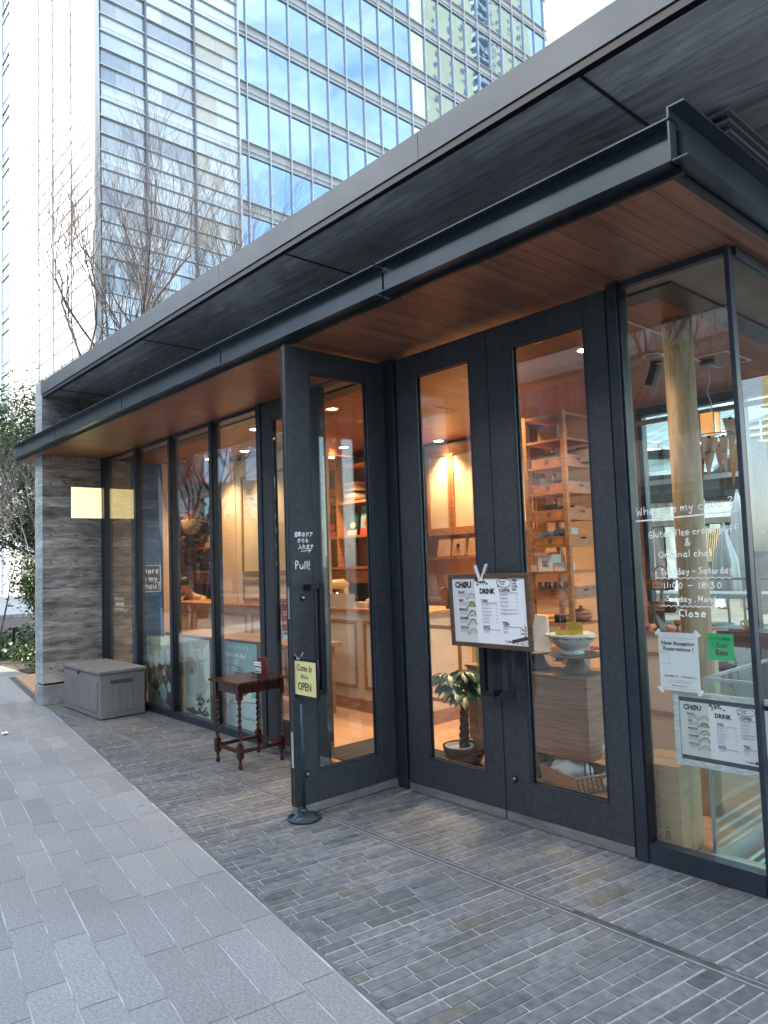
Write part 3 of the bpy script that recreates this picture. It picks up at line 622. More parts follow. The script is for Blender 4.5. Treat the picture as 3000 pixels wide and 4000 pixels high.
for k in range(3, 17):
    mb = MB(); z = FZ+k*FP; mb.box((-61.6, 11.9, z), (-60.0, 11.99, z+2.3)); tp(mb, 'stair_window', M['tpanel'][0]); mb = MB(); mb.box((-61.7, 11.86, z+2.5), (-59.95, 11.99, z+2.56)); mb.box((-61.7, 11.86, z+3.4), (-59.95, 11.99, z+3.46)); tp(mb, 'sun_louvre', M['alud'])
# banded bays
by = [12.28, 15.1, 18.42, 21.72]; rr = random.Random(11)
for k in range(3, 17):
    z0 = FZ+k*FP
    for b in range(3):
        for q in range(4):
            mb = MB(); za = z0+q*FP/4+.03; zb = z0+(q+1)*FP/4-.03; ya, yb = by[b]+.04, by[b+1]-.04
            if q < 2:
                ym = ya+(yb-ya)*rr.choice((.33, .5, .66)); tone = 4 if b == 2 else (rr.choice((0, 0, 1)))
                mb.box((TX-.3, ya, za), (TX-.14, ym, zb)); mb.cur = 1; mb.box((TX-.3, ym+.01, za), (TX-.14, yb, zb))
                t2 = rr.choice((0, 1, 1)) if b < 2 else rr.choice((3, 4))
                if b == 1 and rr.random() < .3: tone = 3
                o = tp(mb, 'blind_window', [M['tpanel'][tone], M['tpanel'][t2]])
            else:
                mb.box((TX-.3, ya, za), (TX-.12, yb, zb)); mb.cur = 1
                if q == 3: mb.box((TX-.119, ya+.05, za+.3), (TX-.10, yb-.05, za+.62))
                tp(mb, 'blind_window', [M['tpanel'][2], M['tpanel'][3]])
for k in range(12, 69):
    z = FZ+k*FP/4; mb = MB(); mb.box((TX-.16, 12.2, z-.03), (TX+.02, 21.75, z+.03)); tp(mb, 'transom', M['alu'])
for y in (15.1, 18.42): mb = MB(); mb.box((TX-.16, y-.06, 0), (TX+.05, y+.06, 100)); tp(mb, 'mullion', M['alud'])
mb = MB(); mb.box((TX-.16, 21.70, 0), (TX+.10, 21.80, 100)); tp(mb, 'mullion', M['alu'])
# mirrored curtain wall
ys = [21.80, 22.43]+[22.43+1.807*i for i in range(1, 11)]; ys += [40.5+1.82*i for i in range(1, 11)]
cnt = 0; rest = MB(); proto = {}
for i, (ya, yb) in enumerate(zip(ys, ys[1:])):
    for k in range(5, 17):
        z0 = FZ+k*FP; far = P(0, 0, 0, TX) if False else None
        vis = z0+3.4 > (5.2+ya*.72)                 # above the cafe roof as seen from the street
        if not vis: continue
        if cnt < 100 and z0 < 66:
            key = (round(yb-ya, 2))
            if key not in proto:
                mb = MB(); mb.box((-.16, .03, 0), (-.1, yb-ya-.03, 3.30)); o = tp(mb, 'window_pane', M['tglass'][0]); proto[key] = o
            else: o = proto[key].copy(); COL.objects.link(o); o.parent = tw
            if (i*3+k) % 4: pass
            o.location = (TX, ya, z0); cnt += 1
        else: rest.box((TX-.16, ya+.03, z0), (TX-.1, yb-.03, z0+3.3))
tag(tp(rest, 'distant_panes', M['tglass'][0]), kind='stuff')
for k in range(5, 18):
    z0 = FZ+k*FP
    mb = MB(); mb.box((TX-.4, 21.8, z0-1.0), (TX-.16, 59.2, z0)); mb.cur = 1; mb.box((TX-.158, 21.8, z0-.62), (TX-.10, 59.2, z0-.40)); tp(mb, 'spandrel', [vary(mat('spandrel_%d' % k, rough=.5), (.26, .30, .32), (.33, .37, .39), noise=.6), M['twhite']])
    for z in (z0, z0-.98): mb = MB(); mb.box((TX-.158, 21.8, z-.04), (TX+.03, 59.2, z-.005)); tp(mb, 'transom', M['alu'])
for y in ys[1:]:
    mb = MB(); mb.box((TX-.16, y-.026, 0), (TX+.06, y+.026, 100)); tp(mb, 'mullion', M['alu'])
# cream residential tower that the curtain wall mirrors
ct = thing('apartment_tower', 'cream apartment tower with small square windows, mirrored in the curtain wall', 'building', (40, 127, 0))
M['creamt'] = vary(mat('cream_tiles', rough=.8), (.44, .41, .24), (.52, .48, .29), noise=.2)
mb = MB(); mb.box((0, 0, 0), (5, 46, 210)); part(mb, 'wall', M['creamt'], parent=ct)
mb = MB()
for k in range(30, 68):
    for y in (3, 9, 14, 30, 35, 40):
        mb.box((-.1, y, k*3.1), (-.02, y+1.1, k*3.1+1.3))
tag(part(mb, 'small_windows', M['alud'], parent=ct), kind='stuff')
mb = MB()
for k in range(30, 68): mb.box((-1.4, 19, k*3.1), (-.02, 26, k*3.1+1.1))
tag(part(mb, 'balconies', M['twhite'], parent=ct), kind='stuff')
mb = MB(); mb.box((-.05, 19, 60), (-.01, 26, 209)); part(mb, 'balcony_recess', M['alud'], parent=ct)
# far housing block seen through the corner glass
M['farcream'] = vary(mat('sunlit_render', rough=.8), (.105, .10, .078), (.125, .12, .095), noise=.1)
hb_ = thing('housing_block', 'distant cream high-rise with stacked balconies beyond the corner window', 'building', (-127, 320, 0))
mb = MB(); mb.box((0, 1.5, 0), (60, 14, 74)); part(mb, 'wall', vary(mat('shaded_recess_render', rough=.8), (.025, .025, .022), (.035, .035, .03), noise=.1), parent=hb_)  # nearly black: shade behind the balconies put into the wall colour
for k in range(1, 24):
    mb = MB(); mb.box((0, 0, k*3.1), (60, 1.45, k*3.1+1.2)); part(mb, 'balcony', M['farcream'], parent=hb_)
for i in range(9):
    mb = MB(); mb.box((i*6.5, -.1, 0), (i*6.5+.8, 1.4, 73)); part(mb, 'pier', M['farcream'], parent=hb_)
# building across the path (fills the reflections and shades the pavement)
ob = thing('opposite_building', 'long pale office block with ribbon windows across the path, seen mirrored in the cafe glass', 'building', (0, -17, 0))
mb = MB(); mb.box((-21, -14, 0), (30, 0, 13.4)); part(mb, 'wall', vary(mat('opposite_wall', rough=.8), (.50, .50, .48), (.60, .60, .57), noise=.6), parent=ob)
for k, z in enumerate((1.0, 5.0, 9.0)):
    for i in range(12):
        mb = MB(); mb.box((-20.5+i*4.2, .005, z), (-16.6+i*4.2, .03, z+2.3)); part(mb, 'window', M['tglass'][2] if (i+k) % 3 else M['alud'], parent=ob)
    mb = MB(); mb.box((-21, .03, z+2.5), (30, .5, z+2.75)); part(mb, 'ledge', M['twhite'], parent=ob)
ob2 = thing('white_office_block', 'white gridded office block mirrored in the left windows', 'building', (-36, -27, 0), R(-35))
mb = MB(); mb.box((-34, -12, 0), (8, 0, 21)); part(mb, 'wall', vary(mat('white_grid', rough=.8), (.28, .28, .26), (.36, .36, .34), noise=.5), parent=ob2)
for k in range(6):
    for i in range(13): mb = MB(); mb.box((-33+i*3.1, .01, .8+k*3.3), (-30.9+i*3.1, .05, 3.1+k*3.3)); part(mb, 'window', M['tglass'][1] if (i*7+k) % 4 else M['alud'], parent=ob2)
fn = thing('low_garden_wall', 'low pale stone wall across the path, mirrored in the cafe glass', 'wall', (0, -9.5, 0))
mb = MB(); mb.box((-24, -.2, 0), (6, .2, .55)); part(mb, 'wall', M['baseconc'], parent=fn); mb = MB(); mb.box((-24.05, -.26, .55), (6.05, .26, .63)); part(mb, 'coping', M['paper2'], parent=fn)

# ============================================================ TREES AND PLANTS
def branch(mb_, p, d, ln, r_, depth, rnd, spread=.5, tips=None, up=.12, n=4, ratio=.74, kink=.16):
    pts = [p.copy()]; rad = [r_]; q = p.copy(); dd = d.copy(); seg = 4
    for i in range(seg):
        dd = (dd + Vector((rnd.gauss(0, kink), rnd.gauss(0, kink), rnd.gauss(0, kink*.6)+up*.5))).normalized()
        q = q+dd*ln/seg; pts.append(q.copy()); rad.append(r_*(1-.45*(i+1)/seg))
    mb_.tube(pts, rad, 6 if r_ > .02 else n if r_ > .006 else 3, cap=False)
    if tips is not None and depth <= 1: tips += pts[1:]
    if depth <= 0: return
    for i in range(1, seg+1):
        k = (2 if i == seg else 1) if depth > 1 else 1
        if i < 2 and depth > 2: continue
        for _ in range(k):
            a = rnd.uniform(0, 6.283); ax_ = dd.orthogonal().normalized(); ax_ = Matrix.Rotation(a, 3, dd) @ ax_
            nd = (dd*math.cos(spread)+ax_*math.sin(spread)*rnd.uniform(.7, 1.25)+Vector((0, 0, up))).normalized()
            branch(mb_, pts[i], nd, ln*ratio*rnd.uniform(.8, 1.12), rad[i]*.66, depth-1, rnd, spread, tips, up, n, ratio, kink)
def bare_tree(loc, h, label, seed, stems=3, mat_='twig', depth=4, group=None, lean=(0, 0), spread=.42, r0=.075):
    t = thing('bare_tree', label, 'tree', loc, group=group); rnd = random.Random(seed)
    for s_ in range(stems):
        mb_ = MB(); a = 6.28*s_/stems+rnd.uniform(0, 1)
        d = Vector((math.cos(a)*.22+lean[0], math.sin(a)*.22+lean[1], 1)).normalized()
        base = Vector((math.cos(a)*.12, math.sin(a)*.12, -.1))
        tr = [base, base+d*h*.16+Vector((rnd.gauss(0, .06), rnd.gauss(0, .06), 0)), base+d*h*.30]
        tb = MB(); tb.tube(tr, [r0, r0*.8, r0*.68], 8); tb.build('trunk', M['bark'], t)
        branch(mb_, tr[-1], d, h*.27, r0*.62, depth, rnd, spread, up=.16)
        mb_.build('crown', M[mat_], t)
    return t
def leafcloud(mb_, centers, n, size, rnd, spread):
    for _ in range(n):
        c = rnd.choice(centers)
        p = Vector(c)+Vector((rnd.gauss(0, spread), rnd.gauss(0, spread), rnd.gauss(0, spread*.8)))
        a = Vector((rnd.gauss(0, 1), rnd.gauss(0, 1), rnd.gauss(0, .6))).normalized(); b = a.cross(Vector((rnd.gauss(0, 1), rnd.gauss(0, 1), rnd.gauss(0, 1)))).normalized()
        s_ = size*rnd.uniform(.6, 1.25)
        mb_.poly([p-a*s_, p+b*s_*.36, p+a*s_, p-b*s_*.36])
def leafy_tree(name, loc, h, label, seed, crown_r, leaves, size, lm='leaf', cat='tree', group=None, trunk=.12, clear=.35, depth=3, stems=1, spread=.6):
    t = thing(name, label, cat, loc, group=group); rnd = random.Random(seed)
    tb = MB(); tb.tube([(0, 0, -.1), (rnd.gauss(0, .1), rnd.gauss(0, .1), h*clear*.6), (rnd.gauss(0, .15), 0, h*clear)], [trunk, trunk*.85, trunk*.7], 10)
    tips = []
    for s_ in range(6):
        a = s_*1.05+rnd.uniform(0, .5); el = rnd.uniform(.3, 1.3)
        d = Vector((math.cos(a)*math.cos(el), math.sin(a)*math.cos(el), math.sin(el)))
        branch(tb, Vector((0, 0, h*clear*(.8+.04*s_))), d, min(crown_r*.62, h*.3), trunk*.42, depth-1, rnd, .55, tips, up=.12)
    tb.build('trunk', M['bark'], t)
    lb = MB(); leafcloud(lb, tips, leaves, size, rnd, crown_r*.14); lb.build('crown', M[lm], t)
    return t
bare_tree((-15.9, 3.6, 0), 11.6, 'tall bare many-stemmed tree rising behind the cafe roof, largest of the winter trees', 27, 5, depth=5, spread=.40, r0=.15)
bare_tree((-13.6, 5.6, 0), 8.2, 'small bare tree showing its top above the roof before the blue glass', 9, 4, depth=4, spread=.40, r0=.12)
leafy_tree('evergreen_tree', (-16.8, .45, 0), 9.6, 'dense evergreen tree left of the concrete pier', 4, 2.6, 40000, .055, clear=.36, trunk=.13)
leafy_tree('evergreen_tree', (-19.0, 2.1, 0), 7.0, 'lower evergreen behind the pier with dappled gaps', 8, 2.0, 11000, .055, clear=.3, trunk=.10)
leafy_tree('evergreen_shrub', (-13.8, .55, 0), 2.3, 'glossy dark shrub beside the pier', 12, 1.0, 4200, .045, clear=.3, trunk=.05, cat='shrub')
bare_tree((-14.6, -.05, 0), 4.2, 'pale leafless shrub with tangled twigs at the left edge', 14, 5, 'whitebark', depth=4, spread=.6, r0=.022)
bare_tree((-13.5, .7, 0), 4.6, 'pale leafless shrub arching beside the concrete pier', 15, 4, 'whitebark', depth=4, spread=.6, r0=.02)
bare_tree((-22, 3.2, 0), 6, 'thin bare tree by the road kerb', 16, 2, 'twig', depth=4, spread=.5, r0=.05)
gc = MB(); rnd = random.Random(33)
for _ in range(15000):
    x = rnd.uniform(-20, -12.5); y = rnd.uniform(.05, 4.5); hgt = .12+.30*abs(math.sin(x*1.7)*math.cos(y*1.3))
    p = Vector((x, y, rnd.uniform(.03, hgt))); a = Vector((rnd.gauss(0, 1), rnd.gauss(0, 1), rnd.gauss(0, .7))).normalized(); b = a.cross(Vector((rnd.gauss(0, 1), rnd.gauss(0, 1), 1))).normalized(); s_ = rnd.uniform(.03, .06)
    gc.poly([p-a*s_, p+b*s_*.5, p+a*s_, p-b*s_*.5])
tag(gc.build('ground_cover', M['leaf2']), 'low leafy ground cover in the bed beyond the path', 'ground cover', kind='stuff')
bl = thing('path_light', 'small black T-topped path light among the shrubs', 'path light', (-15.0, .45, 0))
mb = MB(); mb.box((-.02, -.02, 0), (.02, .02, .56)); mb.build('post', M['black'], bl); mb = MB(); mb.box((-.10, -.03, .56), (.10, .03, .585)); mb.build('head', M['black'], bl)
# trees across the path
for i, (x, y, s_) in enumerate(((-6.0, -8.2, 51), (-1.8, -8.6, 52), (-10.5, -8.0, 53), (-14.5, -8.3, 54), (2.5, -8.4, 55))):
    bare_tree((x, y, 0), 8.5, ['bare street tree opposite the double doors', 'bare street tree opposite the right window', 'bare street tree opposite the left windows', 'bare street tree opposite the pier', 'bare street tree behind the viewer'][i], s_, 3, depth=4, spread=.45, r0=.085)
leafy_tree('evergreen_tree', (-12.6, -6.2, 0), 4.6, 'dark evergreen across the path mirrored in the leftmost panes', 61, 1.6, 5000, .085, clear=.25, trunk=.1)
leafy_tree('evergreen_tree', (-8.4, -8.9, 0), 4.6, 'bushy evergreen by the low wall across the path', 62, 1.3, 3500, .085, clear=.25, trunk=.1)
for i, (x, y, s_) in enumerate(((-17.5, -5.2, 56), (-21, -7.4, 57), (-25.5, -8.5, 58))):
    bare_tree((x, y, 0), 8.5, ['bare street tree nearest the pier side of the path', 'bare street tree beyond the pier side of the path', 'bare street tree furthest left along the path'][i], s_, 4, depth=4, spread=.45, r0=.09)
leafy_tree('evergreen_tree', (-18.8, -2.9, 0), 5.2, 'tall dark evergreen beside the path mirrored in the second pane', 63, 1.7, 6000, .09, clear=.2, trunk=.1)
leafy_tree('evergreen_tree', (-24, -10.5, 0), 6.2, 'broad dark evergreen behind the bare trees across the path', 64, 2.4, 6000, .11, clear=.2, trunk=.1)
# ============================================================ BEHIND THE SHOP (seen through the corner glass)
th = thing('tiled_roof_house', 'traditional house with pale seamed metal roofs and white plaster walls beyond the terrace', 'house', (0, 14, 0))
M['seam'] = boards('seamed_metal_roof', 0, 1, .30, ((.13, .20, .215), (.18, .255, .27)), .5, grain=(.6, 3), gap=.03, gapcol=.35, spread=.05)
M['seam2'] = boards('seamed_metal_lower_roof', 2, 0, .075, ((.14, .21, .225), (.19, .265, .28)), .5, grain=(.6, 3), gap=.014, gapcol=.35, spread=.05)
M['brownw'] = mat('dark_timber', (.06, .05, .045), .6)
M['plaster'] = vary(mat('white_plaster', rough=.8), (.30, .34, .34), (.36, .39, .39), noise=2)
M['plasterb'] = vary(mat('beige_plaster', rough=.8), (.11, .108, .10), (.15, .145, .135), noise=2)
mb = MB()
for a, b, c, d, dz in (((-13, -1.0, 3.62), (-7.2, -1.0, 3.35), (-7.2, .9, 4.15), (-13, .9, 4.35), .08),):
    i = [mb.pt(p) for p in (a, b, c, d)]; j = [mb.pt((p[0], p[1], p[2]+dz)) for p in (a, b, c, d)]
    mb.face(i[::-1]); mb.face(j)
    for k in range(4): mb.face((i[k], i[(k+1) % 4], j[(k+1) % 4], j[k]))
part(mb, 'lower_roof', M['seam2'], parent=th)
mb = MB()
for a, b, c, d, dz in (((-13, -.6, 5.0), (-8.2, -.6, 4.0), (-7.4, 4, 5.3), (-13, 4, 6.6), .10),):
    i = [mb.pt(p) for p in (a, b, c, d)]; j = [mb.pt((p[0], p[1], p[2]+dz)) for p in (a, b, c, d)]
    mb.face(i[::-1]); mb.face(j)
    for k in range(4): mb.face((i[k], i[(k+1) % 4], j[(k+1) % 4], j[k]))
part(mb, 'upper_roof', M['seam'], parent=th)
mb = MB(); mb.box((-13, .3, 0), (-7.0, 6, 4.2)); part(mb, 'wall', M['plasterb'], parent=th)
for z0, z1, m_ in ((3.30, 3.42, 'paper2'), (3.12, 3.28, 'brownw'), (2.72, 2.86, 'brownw'), (2.36, 2.71, 'plaster'), (2.22, 2.35, 'brownw')):
    mb = MB(); mb.box((-13, .2, z0), (-7.1, .29, z1)); part(mb, 'wall_band', M[m_], parent=th)
for x0, x1, m_ in ((-9.35, -9.1, 'brownw'), (-9.05, -8.5, 'plaster'), (-8.35, -8.2, 'brownw'), (-7.9, -7.65, 'plaster'), (-7.3, -7.1, 'brownw')):
    mb = MB(); mb.box((x0, .2, .2), (x1, .29, 2.2)); part(mb, 'wall_panel', M[m_], parent=th)
mb = MB()
for k in range(9): mb.box((-8.02+k*.045, .14, 1.3), (-8.0+k*.045, .18, 2.1))
part(mb, 'lattice', M['oakpale'], parent=th)
leafy_tree('ginkgo_tree', (-10.4, 24, 0), 6.0, 'yellow-leaved ginkgo tree beyond the corner mullion', 71, 1.1, 3500, .10, 'leafy', clear=.2, trunk=.12)
leafy_tree('evergreen_tree', (-8.4, 26, 0), 4.4, 'dark evergreen far beyond the terrace tables', 72, 1.5, 2500, .12, clear=.2)
rl = thing('terrace_railing', 'thin steel railing along the terrace behind the tables', 'railing', (0, 6.4, 0))
mb = MB(); mb.box((-6.5, -.015, 1.16), (-1.5, .015, 1.19)); mb.build('handrail', M['steel'], rl)
for k in range(6): mb = MB(); mb.box((-6.4+k*.9, -.012, 0), (-6.375+k*.9, .012, 1.16)); mb.build('post', M['steel'], rl)
for i, (x, y) in enumerate(((-4.3, 5.6),)):
    t = thing('terrace_table', 'long white terrace table behind the cafe', 'table', (x, y, 0))
    mb = MB(); mb.box((-1.6, -.3, .98), (1.9, .3, 1.04)); mb.build('table_top', M['white'], t, .004)
    for sx in (-1.5, 0, 1.8):
        mb = MB(); mb.box((sx-.03, -.03, 0), (sx+.03, .03, .98)); mb.build('leg', M['alu'], t)
def stool(loc, label, seat, lm, h=.72, r_=.16, group=None, splay=.09):
    t = thing('stool', label, 'stool', loc, group=group)
    mb = MB(); mb.lathe([(r_*.9, h-.035), (r_, h-.02), (r_, h-.005), (r_*.9, h)], n=24); mb.build('seat', seat, t)
    for a in range(4):
        x, y = math.cos(a*1.571+.785), math.sin(a*1.571+.785); mb = MB(); mb.tube([(x*r_*.6, y*r_*.6, h-.03), (x*(r_*.6+splay), y*(r_*.6+splay), 0)], [.014, .011], 8); mb.build('leg', lm, t)
    mb = MB(); k = r_*.6+splay*.6
    q = [(math.cos(a*1.571+.785)*k, math.sin(a*1.571+.785)*k, h*.4) for a in range(4)]
    mb.tube(q+[q[0]], .008, 6); mb.build('stretcher', lm, t); return t
for i, x in enumerate((-5.0, -4.35, -3.75, -3.2)):
    stool((x, 5.0, 0), ['grey terrace stool furthest left at the long white table', 'grey terrace stool second from the left at the long white table', 'grey terrace stool behind the corner mullion', 'grey terrace stool furthest right at the long white table'][i], M['alu'], M['alu'], group='grey stools along the terrace table')
t = thing('round_table', 'round pale blue terrace table just outside the rear glass', 'table', (-3.0, 4.35, 0))
mb = MB(); mb.lathe([(.62, .70), (.64, .71), (.64, .725), (.62, .73)], n=40); mb.build('table_top', mat('pale_blue_top', (.45, .62, .68), .4), t); mb = MB(); mb.lathe([(.2, 0), (.2, .02), (.03, .04), (.03, .70)], n=16); mb.build('pedestal', M['alu'], t)
for i, (u, v) in enumerate(((2838, 2180), (2900, 2190))):
    b = P(u, 2240, 1, 7.4+i*.9)
    t = thing('closed_parasol', ['closed white parasol behind the rear glass post', 'closed white parasol seen beside the corner mullion'][i], 'parasol', (b.x, b.y, 0), group='closed parasols on the terrace')
    top = P(u-2, 2040-i*130, 1, b.y).z
    mb = MB(); mb.tube([(0, 0, 0), (0, 0, top)], .02, 8); mb.build('pole', M['alu'], t)
    mb = MB(); n = 24
    prof = [(.17, .95), (.15, 1.4), (.09, top-.35), (.015, top-.03)]
    rings = [[mb.pt((r2*(1+.16*math.sin(6*2*math.pi*j/n))*math.cos(2*math.pi*j/n), r2*(1+.16*math.sin(6*2*math.pi*j/n))*math.sin(2*math.pi*j/n), z)) for j in range(n)] for r2, z in prof]
    for a, c in zip(rings, rings[1:]):
        for j in range(n): mb.face((a[j], a[(j+1) % n], c[(j+1) % n], c[j]), True)
    mb.face(rings[0][::-1]); mb.face(rings[-1]); mb.build('canopy', M['white'], t)

# ============================================================ THINGS ON THE PAVEMENT
# resin storage box
t = thing('storage_box', 'grey ribbed resin storage box with a black latch against the concrete pier', 'storage box', (-8.37, -.355, 0))
BW, BD = 1.13, .49
mb = MB(); mb.box((-BW/2, -BD/2, .008), (BW/2, BD/2, .47)); mb.build('body', M['grey_resin'], t, .012)
mb = MB()
for k in range(16):
    x = -BW/2+.07+k*(BW-.14)/16
    mb.box((x+.004, -BD/2-.007, .07), (x+(BW-.14)/16-.004, -BD/2-.001, .40))
for k in range(5):
    y = -BD/2+.06+k*(BD-.12)/5; mb.box((BW/2+.001, y+.004, .07), (BW/2+.007, y+(BD-.12)/5-.004, .36 if 0 < k < 4 else .41))
mb.build('ribbed_panel', M['grey_resin'], t, .0025)
mb = MB(); mb.box((-BW/2-.014, -BD/2-.016, .472), (BW/2+.014, BD/2+.012, .512)); mb.build('lid', M['grey_resin'], t, .010)
mb = MB()
for k in range(14): mb.box((-BW/2+.03, -BD/2+.06+k*.030, .5115), (BW/2-.03, -BD/2+.066+k*.030, .5135))
mb.build('lid_ribs', M['grey_resin'], t)
mb = MB(); mb.box((BW/2+.002, -.14, .37), (BW/2+.0095, .10, .405)); mb.build('grip_recess_shade', mat('recess_shade', (.06, .06, .058), .6), t)  # dark strip: shade inside the hand grip put in as colour
mb = MB(); mb.tube([(-.06, -BD/2-.018, .455), (-.06, -BD/2-.004, .455)], .012, 10); mb.box((-.069, -BD/2-.022, .435), (-.051, -BD/2-.010, .452)); mb.build('latch', M['black'], t)
# barley-twist table
t = thing('side_table', 'dark carved wooden table with barley-twist legs and scalloped top outside the window', 'table', (-5.215, -.365, 0))
LX, LY, TH = .175, .19, .665
legp = [(-LX, -LY), (LX, -LY), (LX, LY), (-LX, LY)]
for (x, y) in legp:
    mb = MB()
    mb.box((x-.021, y-.021, .53), (x+.021, y+.021, TH-.014)); mb.box((x-.021, y-.021, .085), (x+.021, y+.021, .185))
    mb.prism([(x-.021, y-.021), (x+.021, y-.021), (x+.021, y+.021), (x-.021, y+.021)], .5299, .53)
    mb.lathe([(.012, 0), (.017, .012), (.017, .028), (.010, .045), (.012, .07), (.018, .086)], (x, y, 0), 14)
    mb.lathe([(.021, .184), (.014, .196), (.017, .203), (.012, .212)], (x, y, 0), 14); mb.lathe([(.012, .503), (.017, .510), (.014, .518), (.021, .531)], (x, y, 0), 14)
    # twist
    rings = []; n = 12; NZ = 70
    for i in range(NZ+1):
        z = .21+.295*i/NZ; a0 = i/NZ*6.3*math.pi
        rings.append([mb.pt((x+math.cos(a)*rr_, y+math.sin(a)*rr_, z)) for a, rr_ in [(2*math.pi*j/n, .0125+.0045*math.cos(2*(2*math.pi*j/n-a0))) for j in range(n)]])
    for a, b in zip(rings, rings[1:]):
        for j in range(n): mb.face((a[j], a[(j+1) % n], b[(j+1) % n], b[j]), True)
    mb.build('leg', M['darkwood'], t)
mb = MB()
for (a, b) in zip(legp, legp[1:]+legp[:1]):
    d = Vector((b[0]-a[0], b[1]-a[1])).normalized()*.0215
    mb.bar((a[0]+d.x, a[1]+d.y, .135), (b[0]-d.x, b[1]-d.y, .135), .022, .026)
mb.build('stretcher', M['darkwood'], t)
mb = MB()
for (a, b) in zip(legp, legp[1:]+legp[:1]):
    d = Vector((b[0]-a[0], b[1]-a[1])).normalized()*.0215
    mb.bar((a[0]+d.x, a[1]+d.y, .61), (b[0]-d.x, b[1]-d.y, .61), .018, .075)
mb.build('apron', M['darkwood'], t)
def scallop(hx, hy, amp, n=9):
    out = []
    for (x0, y0, x1, y1) in ((-hx, -hy, hx, -hy), (hx, -hy, hx, hy), (hx, hy, -hx, hy), (-hx, hy, -hx, -hy)):
        L_ = math.hypot(x1-x0, y1-y0); nx, ny = (y1-y0)/L_, -(x1-x0)/L_; m_ = n*8
        for i in range(m_):
            f_ = i/m_; a = amp*abs(math.sin(f_*n*math.pi)); out.append((x0+(x1-x0)*f_+nx*a, y0+(y1-y0)*f_+ny*a))
    return out
mb = MB(); mb.prism(scallop(LX+.048, LY+.052, .009), TH-.013, TH-.002); mb.prism(scallop(LX+.040, LY+.044, .006), TH-.0019, TH+.003); mb.build('top', M['darkwood'], t, .002)
# small sign on the table
t = thing('open_stand_sign', 'small black and white OPEN plaque on a tiny easel on the carved table', 'sign', (-5.17, -.30, .668))
mb = MB(); mb.box((-.062, -.004, .022), (.062, .004, .125)); mb.build('plate', M['black'], t)
mb = MB(); mb.T = frame((0, -.0045, 0), (1, 0, 0), (0, 0, 1)); mb.rect(-.056, .028, .056, .119, .0004); mb.cur = 1; mb.rect(-.050, .033, .050, .084, .0010); mb.text('YES, WE ARE', 0, .094, .013, .0010, 'C', .012); mb.cur = 0; mb.text('OPEN', 0, .042, .032, .0016, 'C', .035); mb.build('lettering', [M['paper'], M['ink']], t)
mb = MB()
for sx in (-.045, .045): mb.tube([(sx, -.03, .03), (sx, -.012, .020), (sx, 0, .028), (sx, .02, .008), (sx, .03, .0)], .004, 6); mb.tube([(sx, -.02, .019), (sx*1.2, -.03, .0)], .004, 6)
mb.tube([(-.045, .0, .02), (.045, 0, .02)], .004, 6); mb.build('easel', M['black'], t)
t = thing('small_book', 'small red-brown book standing behind the little plaque', 'book', (-5.235, -.215, .668), .3)
mb = MB(); mb.box((-.05, -.014, .0), (.05, .014, .14)); mb.build('cover', mat('oxblood', (.16, .03, .02), .5), t, .002)
mb = MB(); mb.lathe([(.035, -.002), (.035, .002)], (-.045, 0, .10), 16); 
# sign stand
bp_ = P(1190, 3200, 2, 0)
t = thing('sign_stand', 'navy pole stand with a yellow Come In card beside the open door', 'sign stand', (bp_.x, bp_.y, 0))
navy = mat('navy_enamel', (.012, .045, .075), .3, .2)
mb = MB(); ring = [(math.cos(a)*.098, math.sin(a)*.098, .012) for a in [2*math.pi*j/40 for j in range(41)]]; mb.tube(ring, .010, 8); mb.build('base_ring', navy, t)
for k in range(3):
    a = k*2.094+.6; mb = MB(); mb.bar((math.cos(a)*.018, math.sin(a)*.018, .050), (math.cos(a)*.05, math.sin(a)*.05, .042), .018, .006); mb.bar((math.cos(a)*.05, math.sin(a)*.05, .042), (math.cos(a)*.094, math.sin(a)*.094, .014), .018, .006); mb.build('spoke', navy, t)
mb = MB(); mb.lathe([(.024, .040), (.024, .056), (.017, .062), (.010, .066)], n=20); mb.build('collar', navy, t)
mb = MB(); mb.tube([(0, 0, .05), (0, 0, .70)], .0095, 12); mb.tube([(0, 0, .70), (0, 0, .76)], .005, 8); mb.build('pole', navy, t)
A = P(750+.4068*955, 2400+.4068*423, 1, bp_.y-.012); B = P(750+.4068*1219, 2400+.4068*858, 1, bp_.y-.012)
sx0, sx1, sz0, sz1 = A.x-bp_.x, B.x-bp_.x, .742, .985
mb = MB(); mb.T = frame((0, -.008, 0), (1, 0, 0), (0, 0, 1))
for a, b in (((sx0, sz0), (sx1, sz0)), ((sx1, sz0), (sx1, sz1)), ((sx1, sz1), (sx0, sz1)), ((sx0, sz1), (sx0, sz0))): mb.tube([(a[0], a[1], 0), (b[0], b[1], 0)], .0045, 8)
mb.build('frame', M['black'], t)
mb = MB(); mb.T = frame((0, -.010, 0), (1, 0, 0), (0, 0, 1)); cx = (sx0+sx1)/2-.004
mb.rect(sx0+.008, sz0+.004, sx1-.006, sz1-.006, -.002); mb.cur = 1; mb.rect(sx0+.014, sz0+.014, sx1-.024, sz1-.022, .002)
mb.cur = 2; mb.text('Come In', cx, sz1-.082, .042, .003, 'C', .010, .22, .78); mb.text("We're", cx, sz1-.128, .027, .003, 'C', .012, 0, .8); mb.text('OPEN', cx, sz0+.045, .048, .003, 'C', .02, 0, .82); mb.build('card', [M['black'], mat('yellow_card', (.72, .66, .30), .5), M['ink']], t)
mb = MB(); mb.box((-.018, -.018, sz1-.012), (.018, -.002, sz1-.002)); mb.bar((-.008, -.012, sz1-.004), (-.022, -.03, sz1+.022), .012, .003); mb.bar((.006, -.01, sz1-.004), (.014, .012, sz1+.03), .012, .003); mb.build('clip', M['chrome'], t)
